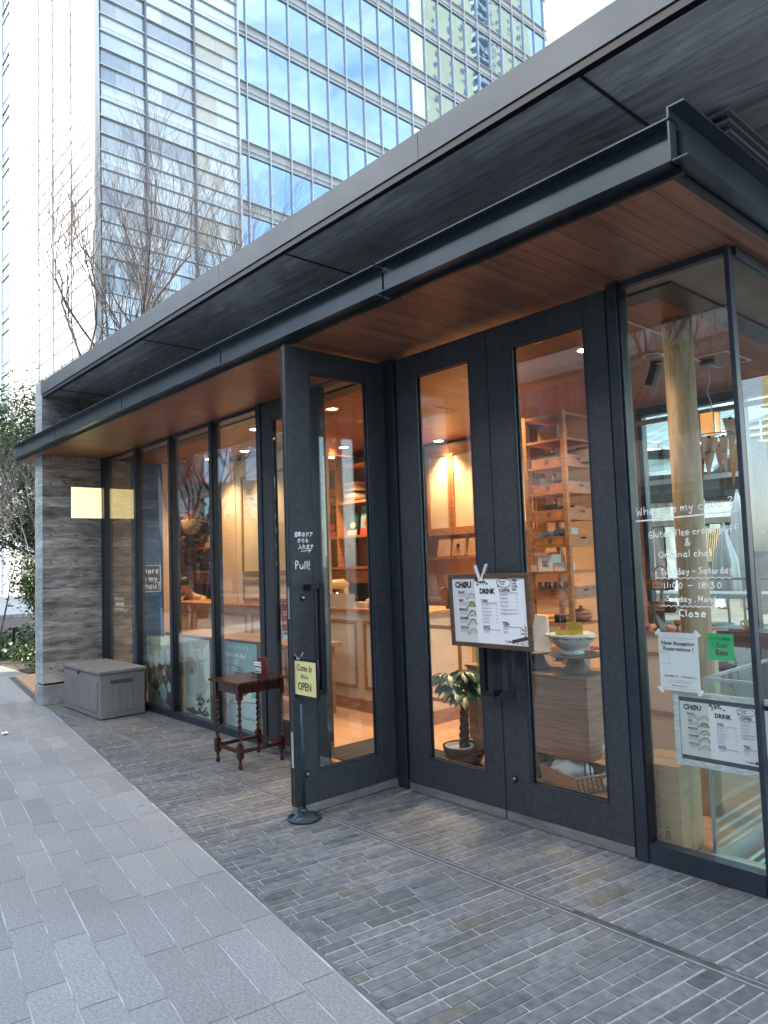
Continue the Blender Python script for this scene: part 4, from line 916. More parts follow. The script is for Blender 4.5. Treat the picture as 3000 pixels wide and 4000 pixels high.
# litter and floor studs
t = MB(); rnd = random.Random(2)
g = [[t.pt((i*.02-.04, j*.018-.03, .004+rnd.uniform(0, .022))) for i in range(5)] for j in range(4)]
for j in range(3):
    for i in range(4): t.face((g[j][i], g[j][i+1], g[j+1][i+1], g[j+1][i]))
o = t.build('crumpled_tissue', M['paper'], loc=(-7.94, -1.48, 0)); tag(o, 'crumpled white tissue lying on the grey slabs at the left edge', 'litter')
for i, q in enumerate(((2088, 3547), (1313, 3238), (741, 3018))):
    p = P(*q, 2, 0); mb = MB(); mb.lathe([(.013, -.004), (.013, .004), (.011, .005)], n=18); mb.lathe([(.007, .0045), (.007, .0065)], n=12)
    o = mb.build('floor_stud', M['steel'], loc=(p.x, p.y, 0)); tag(o, ['round metal stud in the bricks nearest the right corner', 'round metal stud in the bricks right of the navy sign base', 'round metal stud in the bricks near the carved table'][i], 'floor stud', 'metal studs in the brick paving')
# lit sign on the pier (its character drawing is left out)
t = thing('lit_sign', 'square glowing pale yellow sign on the concrete pier', 'sign', (-9.268, -.21, 2.43))
mb = MB(); mb.box((.0, -.200, -.196), (.022, .200, .196)); mb.build('case', M['steel'], t); mb = MB(); mb.box((.0222, -.194, -.19), (.025, .194, .19)); mb.build('lit_face', M['sign'], t); mb = MB(); mb.box((.0222, -.200, -.196), (.029, -.1945, .196)); mb.box((.0222, .1945, -.196), (.029, .200, .196)); mb.box((.0222, -.194, -.196), (.0288, .194, -.1905)); mb.box((.0222, -.194, .1905), (.0288, .194, .196)); mb.build('rim', M['white'], t)
# ============================================================ MENU BOARDS, NOTICES, WRITING
def menu_sheet(mb_, w, h):
    """materials: 0 white paper, 1 grey paper, 2 ink, 3 grey ink, 4 brown, 5 green, 6 cream, 7 red"""
    X = lambda f_: f_*w; Y = lambda f_: h-f_*h
    mb_.cur = 0; mb_.rect(0, 0, w, h, 0); mb_.cur = 1; mb_.rect(0, 0, w*.325, h, .0006)
    mb_.cur = 2
    def T(s_, x, y, sz, b_=.02, al='L', wm=None, c=2): mb_.cur = c; mb_.text(s_, X(x), Y(y), sz*h, .0014, al, b_, 0, .9, wm*w if wm else None)
    T('CHØU', .045, .145, .092, .055); T('DRINK', .395, .235, .078, .05); T('CHAI', .41, .365, .042, .03); T('JUICE', .41, .77, .045, .03); T('COFFEE', .66, .205, .048, .03); T('TEA', .68, .71, .055, .035)
    T('OPEN', .83, .05, .032, .04); T('11:00', .835, .095, .028, .04); T('CLOSE', .825, .14, .030, .04); T('18:30', .83, .185, .030, .04)
    T('last order', .665, .062, .026, .03, wm=.125); T('17:30', .685, .105, .028, .03)
    el = [(X(.727)+X(.092)*math.cos(a), Y(.072)+h*.068*math.sin(a)) for a in [2*math.pi*j/28 for j in range(29)]]
    mb_.line(el, .0045*h*2, .0012); mb_.line([(X(.655), Y(.10)), (X(.64), Y(.135)), (X(.67), Y(.125))], .009*h, .0012)
    for x0, x1, y in ((.41, .62, .378), (.42, .64, .785), (.66, .90, .222), (.69, .93, .727)): mb_.line([(X(x0), Y(y)), (X(x1), Y(y))], .006*h, .0012)
    rows = (('BLANC', '460', .215), ('VERT', '560', .345), ('MARRON', '560', .485), ('CARAMEL', '480', .62), ('CHOCOLAT', '480', .765))
    for i, (n_, pr, y) in enumerate(rows):
        T(n_, .085, y+.02, .036, .035, wm=.13); T(pr, .19, y+.115, .022, .03, wm=.045); mb_.cur = 2; mb_.line([(X(.085), Y(y+.028)), (X(.22), Y(y+.028))], .004*h, .0012)
        mb_.cur = 3
        for k in range(3): mb_.rect(X(.09), Y(y+.05+k*.016), X(.20+.03*(k != 0)), Y(y+.045+k*.016), .0012)
        cx_, cy_ = .275, y+.055
        def dome(r_, col, z):
            mb_.cur = col; pts = [(X(cx_)+w*r_*math.cos(a), Y(cy_+.045)+h*r_*1.65*abs(math.sin(a))**.8 if 0 < a < math.pi else Y(cy_+.045), z) for a in [math.pi*j/18 for j in range(19)]]
            mb_.poly(pts)
        dome(.052, 4 if i not in (0, 4) else 3, .0012); dome(.043, (6, 5, 6, 6, 6)[i], .0018)
        if i == 4: T('NEW!', .275, y+.088, .020, .03, 'C')
        if i == 2:
            mb_.cur = 2
            for dx, dy in ((-.02, .02), (.01, .0), (.02, .06), (-.005, .07), (-.02, .075)): mb_.disc((X(cx_+dx), Y(cy_-.03+dy)), .009*h, .0022, 8)
    its = ('HOT ORIGINAL CHAI', 'ICE ORIGINAL CHAI', 'HOT HOUJI-CHA CHAI', 'ICE HOUJI-CHA CHAI', 'HOT RUM CHAI', 'ICE RUM CHAI')
    jp = ('ホット チャイ', 'アイス チャイ', 'ホット ほうじ茶チャイ', 'アイス ほうじ茶チャイ', 'ホット ラム チャイ', 'アイス ラム チャイ')
    for k, (s_, j_) in enumerate(zip(its, jp)):
        T(s_, .41, .415+.052*k, .017, .02, wm=.13, c=3); T(j_, .41, .435+.052*k, .015, .01, wm=.10, c=3); T(('550', '560', '550', '560', '580', '580')[k], .60, .42+.052*k, .016, .02, c=3)
    its = ('HOT AMERICANO', 'ICE AMERICANO', 'HOT CAFE LATTE', 'ICE CAFE LATTE', 'HOT BROWN SUGAR MILK COFFEE', 'ICE BROWN SUGAR MILK COFFEE')
    jp = ('ホットアメリカーノ', 'アイスアメリカーノ', 'ホットカフェラテ', 'アイスカフェラテ', 'ホット黒糖ミルクコーヒー', 'アイス黒糖ミルクコーヒー')
    for k, (s_, j_) in enumerate(zip(its, jp)):
        T(s_, .665, .255+.056*k, .017, .02, wm=.11 if k < 4 else .20, c=3); T(j_, .665, .276+.056*k, .015, .01, wm=.10 if k < 4 else .15, c=3); T(('380', '390', '480', '490', '530', '540')[k], .875, .26+.056*k, .016, .02, c=3)
    T('HOT TEA', .685, .755, .017, .02, c=3); T('ホットティー', .685, .775, .015, c=3); T('ICE TEA', .685, .81, .017, .02, c=3); T('アイスティー', .685, .83, .015, c=3); T('380', .90, .77, .016, c=3); T('390', .90, .82, .016, c=3)
    T('APPLE JUICE', .42, .815, .017, .02, c=3); T('リンゴジュース', .42, .835, .015, c=3); T('390', .60, .82, .016, c=3)
    rn = random.Random(4); mb_.cur = 4
    for _ in range(26): mb_.disc((X(.335+rn.random()*.12), Y(.01+rn.random()**2*.07)), .017*h, .0012+rn.random()*.0005, 7, .7)
    for dx, dy in ((.37, .095), (.50, .085), (.47, .06)): mb_.disc((X(dx), Y(dy)), .020*h, .0014, 9, .8)
    mb_.line([(X(.80), Y(.945)), (X(.85), Y(.93)), (X(.93), Y(.90)), (X(.99), Y(.885))], .05*h, .0012)
    mb_.cur = 7
    for a in (1.2, 1.9, 2.6, 3.4, 4.1): mb_.poly([(X(.985), Y(.80), .0014), (X(.985)+.075*h*math.cos(a-.12), Y(.80)+.075*h*math.sin(a-.12), .0014), (X(.985)+.12*h*math.cos(a), Y(.80)+.12*h*math.sin(a), .0014), (X(.985)+.075*h*math.cos(a+.2), Y(.80)+.075*h*math.sin(a+.2), .0014)]) if X(.985)+.12*h*math.cos(a) < w else None
    mb_.cur = 2
    for _ in range(22): mb_.disc((X(.90+rn.random()*.09), Y(.985-rn.random()*.05)), .006*h, .0014, 6)
    for k in range(6): mb_.line([(X(.70+k*.016), Y(.93+.012*(k % 3))), (X(.725+k*.016), Y(.955+.008*(k % 2)))], .010*h, .0012)
    mb_.cur = 5
    for dx in (.80, .86): mb_.disc((X(dx), Y(.97)), .018*h, .0014, 10, .6)
MEN = [M['paper'], M['paper2'], M['ink'], M['inkg'], mat('brown_print', (.06, .03, .025), .6), mat('green_print', (.30, .36, .10), .6), mat('cream_print', (.60, .56, .50), .6), mat('red_print', (.30, .06, .06), .6)]
def framed(name, label, cat, o3, w, h, fr, fm, back=0, tilt=0, inner=0, loc_y=0):
    t = thing(name, label, cat, o3); t.rotation_euler = (tilt, 0, 0)
    mb = MB(); d = .018
    mb.box((0, -d, 0), (fr, 0, h)); mb.box((w-fr, -d, 0), (w, 0, h)); mb.box((fr+.0004, -d+.001, 0), (w-fr-.0004, -.0005, fr)); mb.box((fr+.0004, -d+.001, h-fr), (w-fr-.0004, -.0005, h)); mb.build('frame', fm, t, .002)
    mb = MB(); mb.box((fr+.0005, -.008, fr+.0005), (w-fr-.0005, -.002, h-fr-.0005)); mb.build('backing', M['ink'], t)
    mb = MB(); mb.T = frame((fr+.001, -.009, fr+inner), (1, 0, 0), (0, 0, 1)); menu_sheet(mb, w-2*fr-.002, h-2*fr-2*inner); mb.build('menu_sheet', MEN, t)
    return t
t = framed('menu_board', 'walnut-framed menu board hanging on the double door handles with a white clip', 'menu board', (-3.150, -.125, 1.026), .618, .442, .027, M['framewood'], tilt=R(2))
mb = MB(); mb.bar((.27, -.026, .41), (.245, -.03, .495), .024, .010); mb.bar((.275, -.012, .41), (.315, -.008, .50), .022, .010); mb.lathe([(.015, -.01), (.015, .01)], (.272, -.02, .408), 14); mb.build('clip', M['white'], t, .003)
whitew = vary(mat('distressed_white_wood', rough=.7), (.42, .50, .47), (.66, .72, .70), noise=12, scale=(3, 3, 12))
framed('menu_board', 'white-framed menu board standing behind the corner window', 'menu board', (-1.822, .062, .503), .50, .362, .028, whitew, inner=.022)
# reservation notice and green sticker taped inside the glass (left of the corner mullion)
t = thing('reservation_notice', 'white Now Accepting Reservations notice taped inside the corner window', 'notice', (-1.868, .020, .868), 0)
mb = MB(); mb.T = FAC(0, 0, 0); w_, h_ = .205, .287; mb.rect(0, 0, w_, h_, 0); mb.cur = 1
mb.text('Now Accepting', w_/2, h_-.062, .0195, .0008, 'C', .03); mb.text('Reservations !', w_/2, h_-.090, .0195, .0008, 'C', .03)
mb.text('待ち時間ゼロで、すぐ受け取れる！', w_/2, .066, .008, .0008, 'C', .02, wmax=.15); mb.line([(.02, .074), (.028, .062)], .0015, .0008); mb.line([(.186, .074), (.178, .062)], .0015, .0008)
mb.text('Where is my chou ?', w_/2, .022, .0075, .0008, 'C', .01); mb.cur = 2
mb.text('テイクアウトのご予約を承っております。', w_/2, .047, .006, .0008, 'C', wmax=.13); mb.text('上記のコードを読み取り、ご利用ください。', w_/2, .038, .006, .0008, 'C', wmax=.13)
for y in (.012, h_-.028): mb.rect(.015, y, w_-.02, y+.0012, .0008)
mb.line(catmull([(.006, .235), (.02, .225), (.018, .20), (.008, .19), (.025, .185), (.028, .17)]), .0015, .0008); mb.line([(.006, .185), (.045, .185), (.058, .13), (.008, .13)], .0015, .0008); mb.build('sheet', [M['paper'], M['ink'], M['inkg']], t)
for (x, y, a) in ((0, h_, .8), (w_, h_, -.8), (0, 0, -.8), (w_, 0, .8)):
    mb = MB(); mb.T = FAC(0, 0, 0) @ Matrix.Translation((x, y, .001)) @ Matrix.Rotation(a, 4, 'Z'); mb.rect(-.018, -.008, .018, .008, .0005); mb.build('tape', M['chalk'], t)
t = thing('delivery_sticker', 'square green delivery service sticker on the corner window', 'sticker', (-1.614, .012, 1.035))
mb = MB(); mb.T = FAC(0, 0, 0); mb.rect(0, 0, .126, .127, 0); mb.cur = 1; mb.text('デリバリー対応店', .063, .097, .0105, .0008, 'C', .01, wmax=.09); mb.text('Uber', .063, .060, .0255, .0008, 'C', .012); mb.text('Eats', .067, .026, .0255, .0008, 'C', .03)
mb.build('sheet', [mat('green_sticker', (.01, .48, .13), .5), M['ink']], t)
# marker writing on the glass and door
t = thing('window_lettering', 'white handwritten opening hours on the corner window glass', 'lettering', (0, -.0005, 0)); mb = MB(); mb.T = FAC(0, 0, 0); wv = .0043
hand(mb, 'Where is my chou ?', -1.932, 1.752, .040, wv, slope=.03, fit=.495)
mb.line([(-1.94, 1.722), (-1.43, 1.738)], .0075)
hand(mb, 'Gluten flee cream puff', -1.872, 1.634, .030, wv*.95, slope=.03, fit=.45)
hand(mb, '&', -1.690, 1.586, .034, wv); hand(mb, 'Original chai', -1.826, 1.530, .030, wv, slope=.02, fit=.27)
hand(mb, 'Tuesday - Saturday', -1.822, 1.446, .028, wv*.95, slope=.012, fit=.362); hand(mb, '11:00 - 18:30', -1.815, 1.378, .028, wv*.95, fit=.30)
hand(mb, 'Sunday . Monday', -1.798, 1.312, .026, wv*.95, slope=.01, fit=.295); hand(mb, 'Close', -1.738, 1.240, .032, wv*1.2, fit=.138)
for (x0, x1, y) in ((-1.852, -1.448, 1.430), (-1.832, -1.50, 1.292)):
    n_ = 12; pts = []
    for i in range(n_):
        for j in range(5): f_ = j/5; pts.append((x0+(x1-x0)*(i+f_)/n_, y-.0075*math.sin(math.pi*f_) if False else y-.008+.008*abs(math.sin(math.pi*f_))))
    mb.line(pts, wv*.7)
mb.build('strokes', M['chalk'], t)
t = thing('door_lettering', 'white handwritten Japanese note and Pull! on the open door stile', 'lettering', (-3.83, 0, 0))
mb = MB(); mb.T = frame((.0012, 0, 0), (0, 1, 0), (0, 0, 1))
mb.text('自動のドア', -.835, 1.740, .026, 0, 'L', .03, .1, .80); mb.text('からも', -.815, 1.702, .024, 0, 'L', .02, .1, .9); mb.text('入れます', -.812, 1.660, .026, 0, 'L', .02, .1, .85)
mb.line([(-.79, 1.645), (-.715, 1.650)], .004); mb.line([(-.732, 1.664), (-.712, 1.650), (-.73, 1.637)], .004); hand(mb, 'Pull!', -.838, 1.535, .046, .006, wid=.85); mb.build('strokes', M['chalk'], t)
t = thing('window_lettering', 'tiny white handwritten note on the leftmost pane', 'lettering', (0, -.0005, 0)); mb = MB(); mb.T = FAC(0, 0, 0)
a = P(447, 2335, 1, 0); mb.text('グルテンフリーの', a.x, a.z-.03, .035, 0, 'L', .01, .1, .75); mb.text('焼き菓子のお店', a.x+.03, a.z-.095, .035, 0, 'L', .01, .1, .75); mb.text('“ウェアイズマイシュー？”', a.x+.01, a.z-.16, .035, 0, 'L', .01, .1, .75, wmax=.42); mb.build('strokes', M['chalk'], t)
# posters leaning inside the glass
def poster(x0, x1, z1, label, draw, mats, fr=True):
    t = thing('window_poster', label, 'poster', (x0, .12, .008), group='posters standing inside the left windows'); w_ = x1-x0; h_ = z1
    mb = MB()
    if fr: mb.box((-.02, -.0, -.004), (w_+.02, .025, h_+.022)); mb.build('frame', M['blackmat'], t)
    else: mb.box((0, .001, 0), (w_, .012, h_)); mb.build('board', M['blackmat'], t)
    mb = MB(); mb.T = frame((0, -.001, 0), (1, 0, 0), (0, 0, 1)); draw(mb, w_, h_); mb.build('print', mats, t); return t
def d1(mb, w_, h_):
    mb.rect(0, 0, w_, h_, 0); rn = random.Random(5)
    mb.cur = 1; mb.rect(0, 0, w_, h_*.62, .0006)
    for _ in range(60):
        mb.cur = rn.choice((2, 3, 3, 4, 4)); x = rn.uniform(.03, w_-.03); y = rn.uniform(.12, h_*.62); r2 = rn.uniform(.03, .055); mb.disc((x, y), r2, .001+rn.random()*.002, 14, 1.25)
    for x, y, r2 in ((.10, .50, .06), (.24, .53, .065), (.40, .56, .065), (.42, .18, .085), (.55, .60, .06)): mb.cur = 2; mb.disc((x, y), r2, .004, 18, 1.25)
    mb.cur = 0; mb.poly([(0, .0, .005), (w_*.8, 0, .005), (w_*.8, .03, .005), (0, .26, .005)])
    mb.cur = 3; mb.rect(.12, .06, .22, .16, .0055)
    mb.cur = 5; mb.text('やさしい', .0, h_-.09, .07, .006, 'L', .0, 0, .8); mb.text('たのしい', .0, h_-.19, .07, .006, 'L', .0, 0, .8); mb.text('おいしい。', .02, h_-.29, .07, .006, 'L', .0, 0, .8)
poster(-8.26, -7.50, .80, 'poster of eggs and stones with hiragana, left of the three window posters', d1, [mat('olive_paper', (0.37, 0.42, 0.31), .7), mat('dark_print', (.05, .045, .04), .7), mat('pale_teal', (0.51, 0.68, 0.65), .6), mat('stone_print', (0.27, 0.19, 0.13), .7), mat('dark_brown_print', (.08, .055, .04), .7), M['chalk']], fr=False)
def d2(mb, w_, h_):
    mb.rect(0, 0, w_, h_, 0); mb.cur = 1; mb.poly([(0, h_*.4, .0006), (w_*.6, h_*.2, .0006), (w_, h_*.45, .0006), (w_, h_, .0006), (w_*.6, h_, .0006)])
    mb.cur = 2; mb.disc((w_*.52, h_*.96), .13, .001, 24, .7, math.pi, 2*math.pi); mb.cur = 3; mb.disc((w_*.52, h_*.96), .11, .0015, 24, .7, math.pi, 2*math.pi)
    mb.cur = 2; mb.disc((w_*1.0, h_*.72), .16, .001, 24, 1.3, math.pi/2, 3*math.pi/2); mb.disc((w_*.0, h_*.30), .12, .001, 24, 1.2, -math.pi/2, math.pi/2)
    mb.cur = 4; mb.poly([(.04, .50, .002), (.06, .28, .002), (.12, .22, .002), (.26, .22, .002), (.32, .30, .002), (.33, .52, .002)]); mb.cur = 2; mb.disc((.185, .53), .145, .003, 28, .85); mb.cur = 5; mb.disc((.185, .525), .125, .0035, 28, .83); mb.cur = 6; mb.disc((.20, .49), .02, .004, 8)
    mb.cur = 4; mb.line(catmull([(.33, .44), (.42, .46), (.46, .38), (.42, .30), (.33, .30)]), .022, .0025)
    mb.cur = 6
    rn = random.Random(8)
    for _ in range(40): mb.disc((w_*.55+rn.random()*w_*.4, .03+rn.random()*.22*rn.random()+.02), .022, .002+rn.random()*.001, 7, .7)
    mb.poly([(.03, .07, .002), (.2, .03, .002), (.34, .05, .002), (.22, .11, .002)])
    for a in range(6): mb.poly([(w_*.62, .20, .003), (w_*.62+.05*math.cos(a), .20+.05*math.sin(a), .003), (w_*.62+.09*math.cos(a+.2), .20+.09*math.sin(a+.2), .003), (w_*.62+.05*math.cos(a+.5), .20+.05*math.sin(a+.5), .003)])
    mb.cur = 7
    for i, ch in enumerate('CHAI'): mb.text(ch, .36+.012*i, .66-.055*i, .05, .0045, 'L', .03, 0, 1)
    mb.text('7種スパイスの', .02, .185, .026, .0045, 'L', .0, 0, .85); mb.text('オリジナルチャイ 550', .02, .145, .026, .0045, 'L', .0, 0, .8)
poster(-7.345, -6.765, .82, 'pale green CHAI poster with a mug, middle of the three window posters', d2, [mat('sage_paper', (0.56, 0.65, 0.54), .6), mat('sage_shade', (0.41, 0.49, 0.42), .6), mat('cream_cup', (0.65, 0.70, 0.58), .6), mat('tea_print', (0.44, 0.42, 0.32), .6), mat('mug_print', (0.46, 0.53, 0.46), .6), mat('chai_print', (0.42, 0.37, 0.31), .6), mat('spice_print', (.05, .035, .03), .7), M['chalk']])
def d3(mb, w_, h_):
    mb.rect(0, 0, w_, h_, 0); mb.cur = 1; mb.rect(0, 0, w_, h_*.40, .0006)
    mb.cur = 2; mb.disc((w_*.48, h_*.48), .20, .001, 28, .75, math.pi, 2*math.pi); mb.cur = 3; mb.disc((w_*.46, h_*.49), .16, .0016, 28, .5, math.pi, 2*math.pi); mb.poly([(.10, .42, .002), (.22, .60, .002), (.30, .60, .002), (.42, .42, .002)])
    mb.cur = 4; mb.line(catmull([(0, .20), (.08, .25), (.11, .30), (.07, .345), (.055, .30), (.10, .255), (.2, .25), (.34, .28), (.56, .29)]), .007, .003); mb.line(catmull([(.105, .30), (.13, .345), (.145, .31), (.10, .255)]), .007, .003)
    mb.cur = 5; mb.text('今年のバレンタインデーは', .02, h_-.06, .036, .003, 'L', .0, 0, .75, wmax=.40); hand(mb, 'Where is my chou?', .02, h_-.14, .045, .006, .003, wid=.55); mb.text('の', .44, h_-.14, .03, .003)
    mb.text('ちょっと贅沢、', .02, h_-.205, .036, .003, 'L', .0, 0, .75); mb.text('トリプルショコラ。', .02, h_-.275, .036, .003, 'L', .0, 0, .75); mb.cur = 6; mb.text('シュクリプルショコラ  600', .16, .12, .028, .003, 'L', .0, 0, .75)
poster(-6.43, -5.865, .83, 'teal handwritten chocolate poster with a heart ribbon, right of the three window posters', d3, [mat('teal_paper', (0.22, 0.41, 0.41), .6), mat('pale_teal2', (0.58, 0.78, 0.78), .6), mat('plate_print', (0.71, 0.78, 0.71), .6), mat('choco_print', (.06, .035, .03), .6), mat('ribbon_print', (0.37, 0.10, 0.10), .6), M['chalk'], M['ink']])
t = thing('red_flyer', 'red flyer with white lettering inside the left door', 'flyer', (-5.285, .022, .93)); mb = MB(); mb.T = FAC(0, 0, 0); mb.rect(0, 0, .21, .30, 0); mb.cur = 1; mb.rect(0, 0, .21, .07, .0006); mb.text('スクラッチ', .105, .20, .04, .001, 'C', .03, wmax=.19); mb.rect(.09, .10, .20, .18, .0006); mb.cur = 2; mb.rect(.02, .04, .19, .065, .001); mb.build('sheet', [mat('red_paper', (.42, .03, .03), .6), M['paper'], mat('blue_print', (.10, .30, .42), .6)], t)
# ============================================================ INTERIOR FITTINGS
def panelframe(mb_, x0, x1, z0, z1, y, w_=.035, th=.012):
    mb_.box((x0, y-th, z0), (x0+w_, y, z1)); mb_.box((x1-w_, y-th, z0), (x1, y, z1)); mb_.box((x0+w_, y-th+.0005, z0), (x1-w_, y, z0+w_)); mb_.box((x0+w_, y-th+.0005, z1-w_), (x1-w_, y, z1))
t = thing('service_counter', 'long cream service counter with brown panel mouldings and wooden top', 'counter', (0, 1.46, 0))
mb = MB(); mb.box((-12.05, 0, .13), (-4.95, .6, 1.045)); mb.build('front', M['cream'], t); mb = MB(); mb.box((-12.05, -.012, 0), (-4.94, .6, .129)); mb.build('skirting', M['trimwood'], t)
mb = MB(); mb.box((-12.07, -.03, 1.046), (-4.92, .62, 1.076)); mb.build('worktop', M['oak'], t, .003)
for k in range(-8, 2):
    x0 = -5.915+k*.745; mb = MB(); panelframe(mb, x0, x0+.63, .236, .95, -.0005); mb.build('moulding', M['trimwood'], t)
t = thing('partition_wall', 'cream wainscot wall standing on the counter line behind the left windows', 'wall', (0, 1.50, 0))
mb = MB(); mb.box((-8.55, 0, 1.08), (-6.62, .1, 2.98)); mb.build('wall', M['cream'], t); mb = MB(); mb.box((-9.08, -.01, 1.08), (-8.551, .1, 2.98)); mb.build('beige_panel', M['beige'], t)
for x0, x1 in ((-8.40, -7.80), (-7.70, -7.10)):
    for z0, z1 in ((1.12, 1.40), (1.47, 2.75)):
        mb = MB(); panelframe(mb, x0, x1, z0, z1, -.0005); mb.build('moulding', M['trimwood'], t)
mb = MB(); mb.box((-9.17, -.02, 0), (-9.085, .08, 2.98)); mb.build('blue_post', M['blue'], t); mb = MB(); mb.box((-9.19, -.025, 0), (-9.172, -.0, 2.98)); mb.build('white_edge', M['white'], t)
t = thing('blue_partition', 'deep blue partition with white boxed lettering behind the second pane', 'wall', (-9.2, 0, 0))
mb = MB(); mb.box((-.06, .33, 0), (0, .765, 2.98)); mb.build('blue_face', M['blue'], t); mb = MB(); mb.box((-.06, .062, 0), (0, .329, 2.98)); mb.build('pier_reflection_face', M['wallconc'], t); mb = MB(); mb.box((-.06, .766, 0), (.0, .96, 2.98)); mb.build('beige_edge', M['beige'], t)  # added concrete face stands in for the pier's reflection in the first pane
mb = MB(); mb.T = frame((.001, 0, 0), (0, 1, 0), (0, 0, 1)); hand(mb, 'Where', .43, 1.52, .075, .009, wid=.75); hand(mb, 'is my', .46, 1.42, .075, .009, wid=.75); hand(mb, 'chou?', .45, 1.32, .075, .009, wid=.75); mb.line([(.40, 1.28), (.72, 1.28), (.72, 1.62), (.40, 1.62), (.40, 1.28)], .006); mb.build('lettering', M['chalk'], t)
# bookshelf
t = thing('wall_bookshelf', 'tall oak bookshelf along the rear wall above the kitchen bench', 'bookshelf', (0, 2.4, 0))
for z in (2.83, 2.355, 1.915, 1.515):
    mb = MB(); mb.box((-12.05, 0, z-.03), (-6.25, .35, z)); mb.build('shelf', M['oak'], t)
for x in (-12.0, -10.2, -8.8, -7.50, -6.3): mb = MB(); mb.box((x-.03, -.004, 1.48), (x, .352, 2.98)); mb.build('upright', M['oak'], t)
mb = MB(); mb.box((-12.05, .353, 1.45), (-6.25, .38, 2.98)); mb.build('back_panel', M['walnut'], t); mb = MB(); mb.box((-12.05, .08, 1.30), (-6.25, .35, 1.48)); mb.build('under_box', M['oak'], t, .02)
t = thing('kitchen_bench', 'oak kitchen bench against the rear wall under the bookshelf', 'bench', (0, 2.45, 0)); mb = MB(); mb.box((-12.05, 0, 0), (-4.4, .6, .93)); mb.build('cabinet', M['oakpale'], t); mb = MB(); mb.box((-12.06, -.02, .931), (-4.38, .62, .955)); mb.build('worktop', M['oak'], t)
bcols = [(.03, .09, .09), (.20, .36, .38), (.16, .03, .03), (.42, .06, .05), (.10, .10, .11), (.45, .38, .26), (.05, .10, .16)]
def book(x, y, z, w_, h_, th, col, label, title=None, tcol='ink', lean=0.12, accent=None, rz=0):
    t = thing('book', label, 'book', (x, y, z), rz, group='cookbooks on the bookshelf'); t.rotation_euler = (-lean, 0, rz)
    mb = MB(); mb.box((0, 0, 0), (w_, th, h_)); mb.build('cover', mat('book_cover', col, .45), t, .001)
    mb = MB(); mb.T = frame((0, -.0008, 0), (1, 0, 0), (0, 0, 1)); 
    if accent: mb.rect(.0, .0, w_, h_*.22, .0002); mb.disc((w_*.55, h_*.42), w_*.30, .0003, 14, .7)
    mb.cur = 1
    if title: mb.text(title, w_*.5, h_*.70, h_*.14, .001, 'C', .03)
    if mb.f: mb.build('cover_print', [mat('cover_accent', accent or (.5, .5, .5), .5), M[tcol]], t)
    return t
book(-7.36, 2.44, 1.917, .19, .31, .02, (.035, .075, .07), 'dark green cookbook with pale plate, left of the turquoise cookbook', 'SUNRISE\n& SUNSET' if False else None, 'chalk', accent=(.50, .47, .38))
book(-7.10, 2.44, 1.917, .26, .37, .02, (.20, .38, .38), 'turquoise cookbook titled ITALY!', 'ITALY!', 'ink', accent=(.60, .08, .05))
book(-7.80, 2.44, 1.917, .20, .31, .02, (.06, .05, .06), 'dark cookbook beside the shelf upright', None, 'chalk', accent=(.50, .12, .08))
book(-11.55, 2.44, 1.917, .30, .34, .02, (.10, .08, .08), 'dark magazine on the far left of the bookshelf', None, 'chalk', accent=(.45, .08, .06))
book(-11.20, 2.44, 1.917, .34, .36, .02, (.15, .15, .14), 'grey magazine beside the dark one on the far left', None, 'chalk', accent=(.55, .42, .30))
for i, (x, z, n_) in enumerate(((-7.42, 2.357, 4), (-7.42, 2.50, 4), (-7.85, 2.357, 3), (-7.84, 2.46, 4), (-11.4, 2.357, 3))):
    rn = random.Random(i)
    t = thing('book_pile', ['low pile of pale cookbooks right of the upright', 'upper pile of cookbooks right of the upright', 'low pile of cookbooks left of the upright', 'upper pile of cookbooks left of the upright', 'pile of books at the far left of the top shelf'][i], 'books', (x, 2.46, z), group='piled cookbooks')
    for k in range(n_):
        mb = MB(); mb.box((0, 0, k*.028), (.24-rn.random()*.03, .2, k*.028+.026)); mb.build('book', mat('spine', rn.choice(((.55, .42, .28), (.6, .35, .2), (.62, .55, .42), (.4, .2, .12))), .6), t)
# oven
t = thing('bread_oven', 'burgundy-framed glass oven on the kitchen bench', 'oven', (-7.72, 2.55, .957))
mb = MB(); mb.box((0, .002, 0), (.82, .45, .50)); mb.build('body', mat('burgundy', (.20, .012, .02), .35), t, .005)
mb = MB(); mb.box((.09, -.004, .03), (.66, .0, .44)); mb.build('door_glass', mat('oven_glass', (.02, .02, .018), .08), t); mb = MB(); mb.box((.10, -.03, .455), (.65, -.018, .47)); mb.build('handle', M['chrome'], t)
# mixer and small counter things
q = P(1318, 2336, 1, 1.75)
t = thing('stand_mixer', 'cream stand mixer on the service counter', 'mixer', (q.x, 1.75, 1.077))
mb = MB(); mb.box((-.09, -.1, 0), (.09, .14, .03)); mb.box((-.045, .06, .031), (.045, .14, .20)); mb.build('base', mat('cream_enamel', (.70, .58, .30), .3), t, .01)
mb = MB(); mb.tube([(0, .15, .22), (0, .08, .24), (0, -.06, .24), (0, -.13, .225)], [.04, .062, .058, .03], 14); mb.build('head', mat('cream_enamel2', (.72, .60, .32), .3), t)
mb = MB(); mb.lathe([(.05, .035), (.085, .08), (.09, .15), (.088, .15)], (0, -.06, 0), 18); mb.build('bowl', M['chrome'], t)
q = P(1335, 2353, 1, 1.52)
t = thing('acrylic_guard', 'low frosted screen on the counter in front of the mixer', 'screen', (q.x-.28, 1.52, 1.077)); mb = MB(); mb.box((0, 0, 0), (.50, .006, .15)); mb.build('panel', mat('frosted', (.55, .46, .38), .3), t, .002)
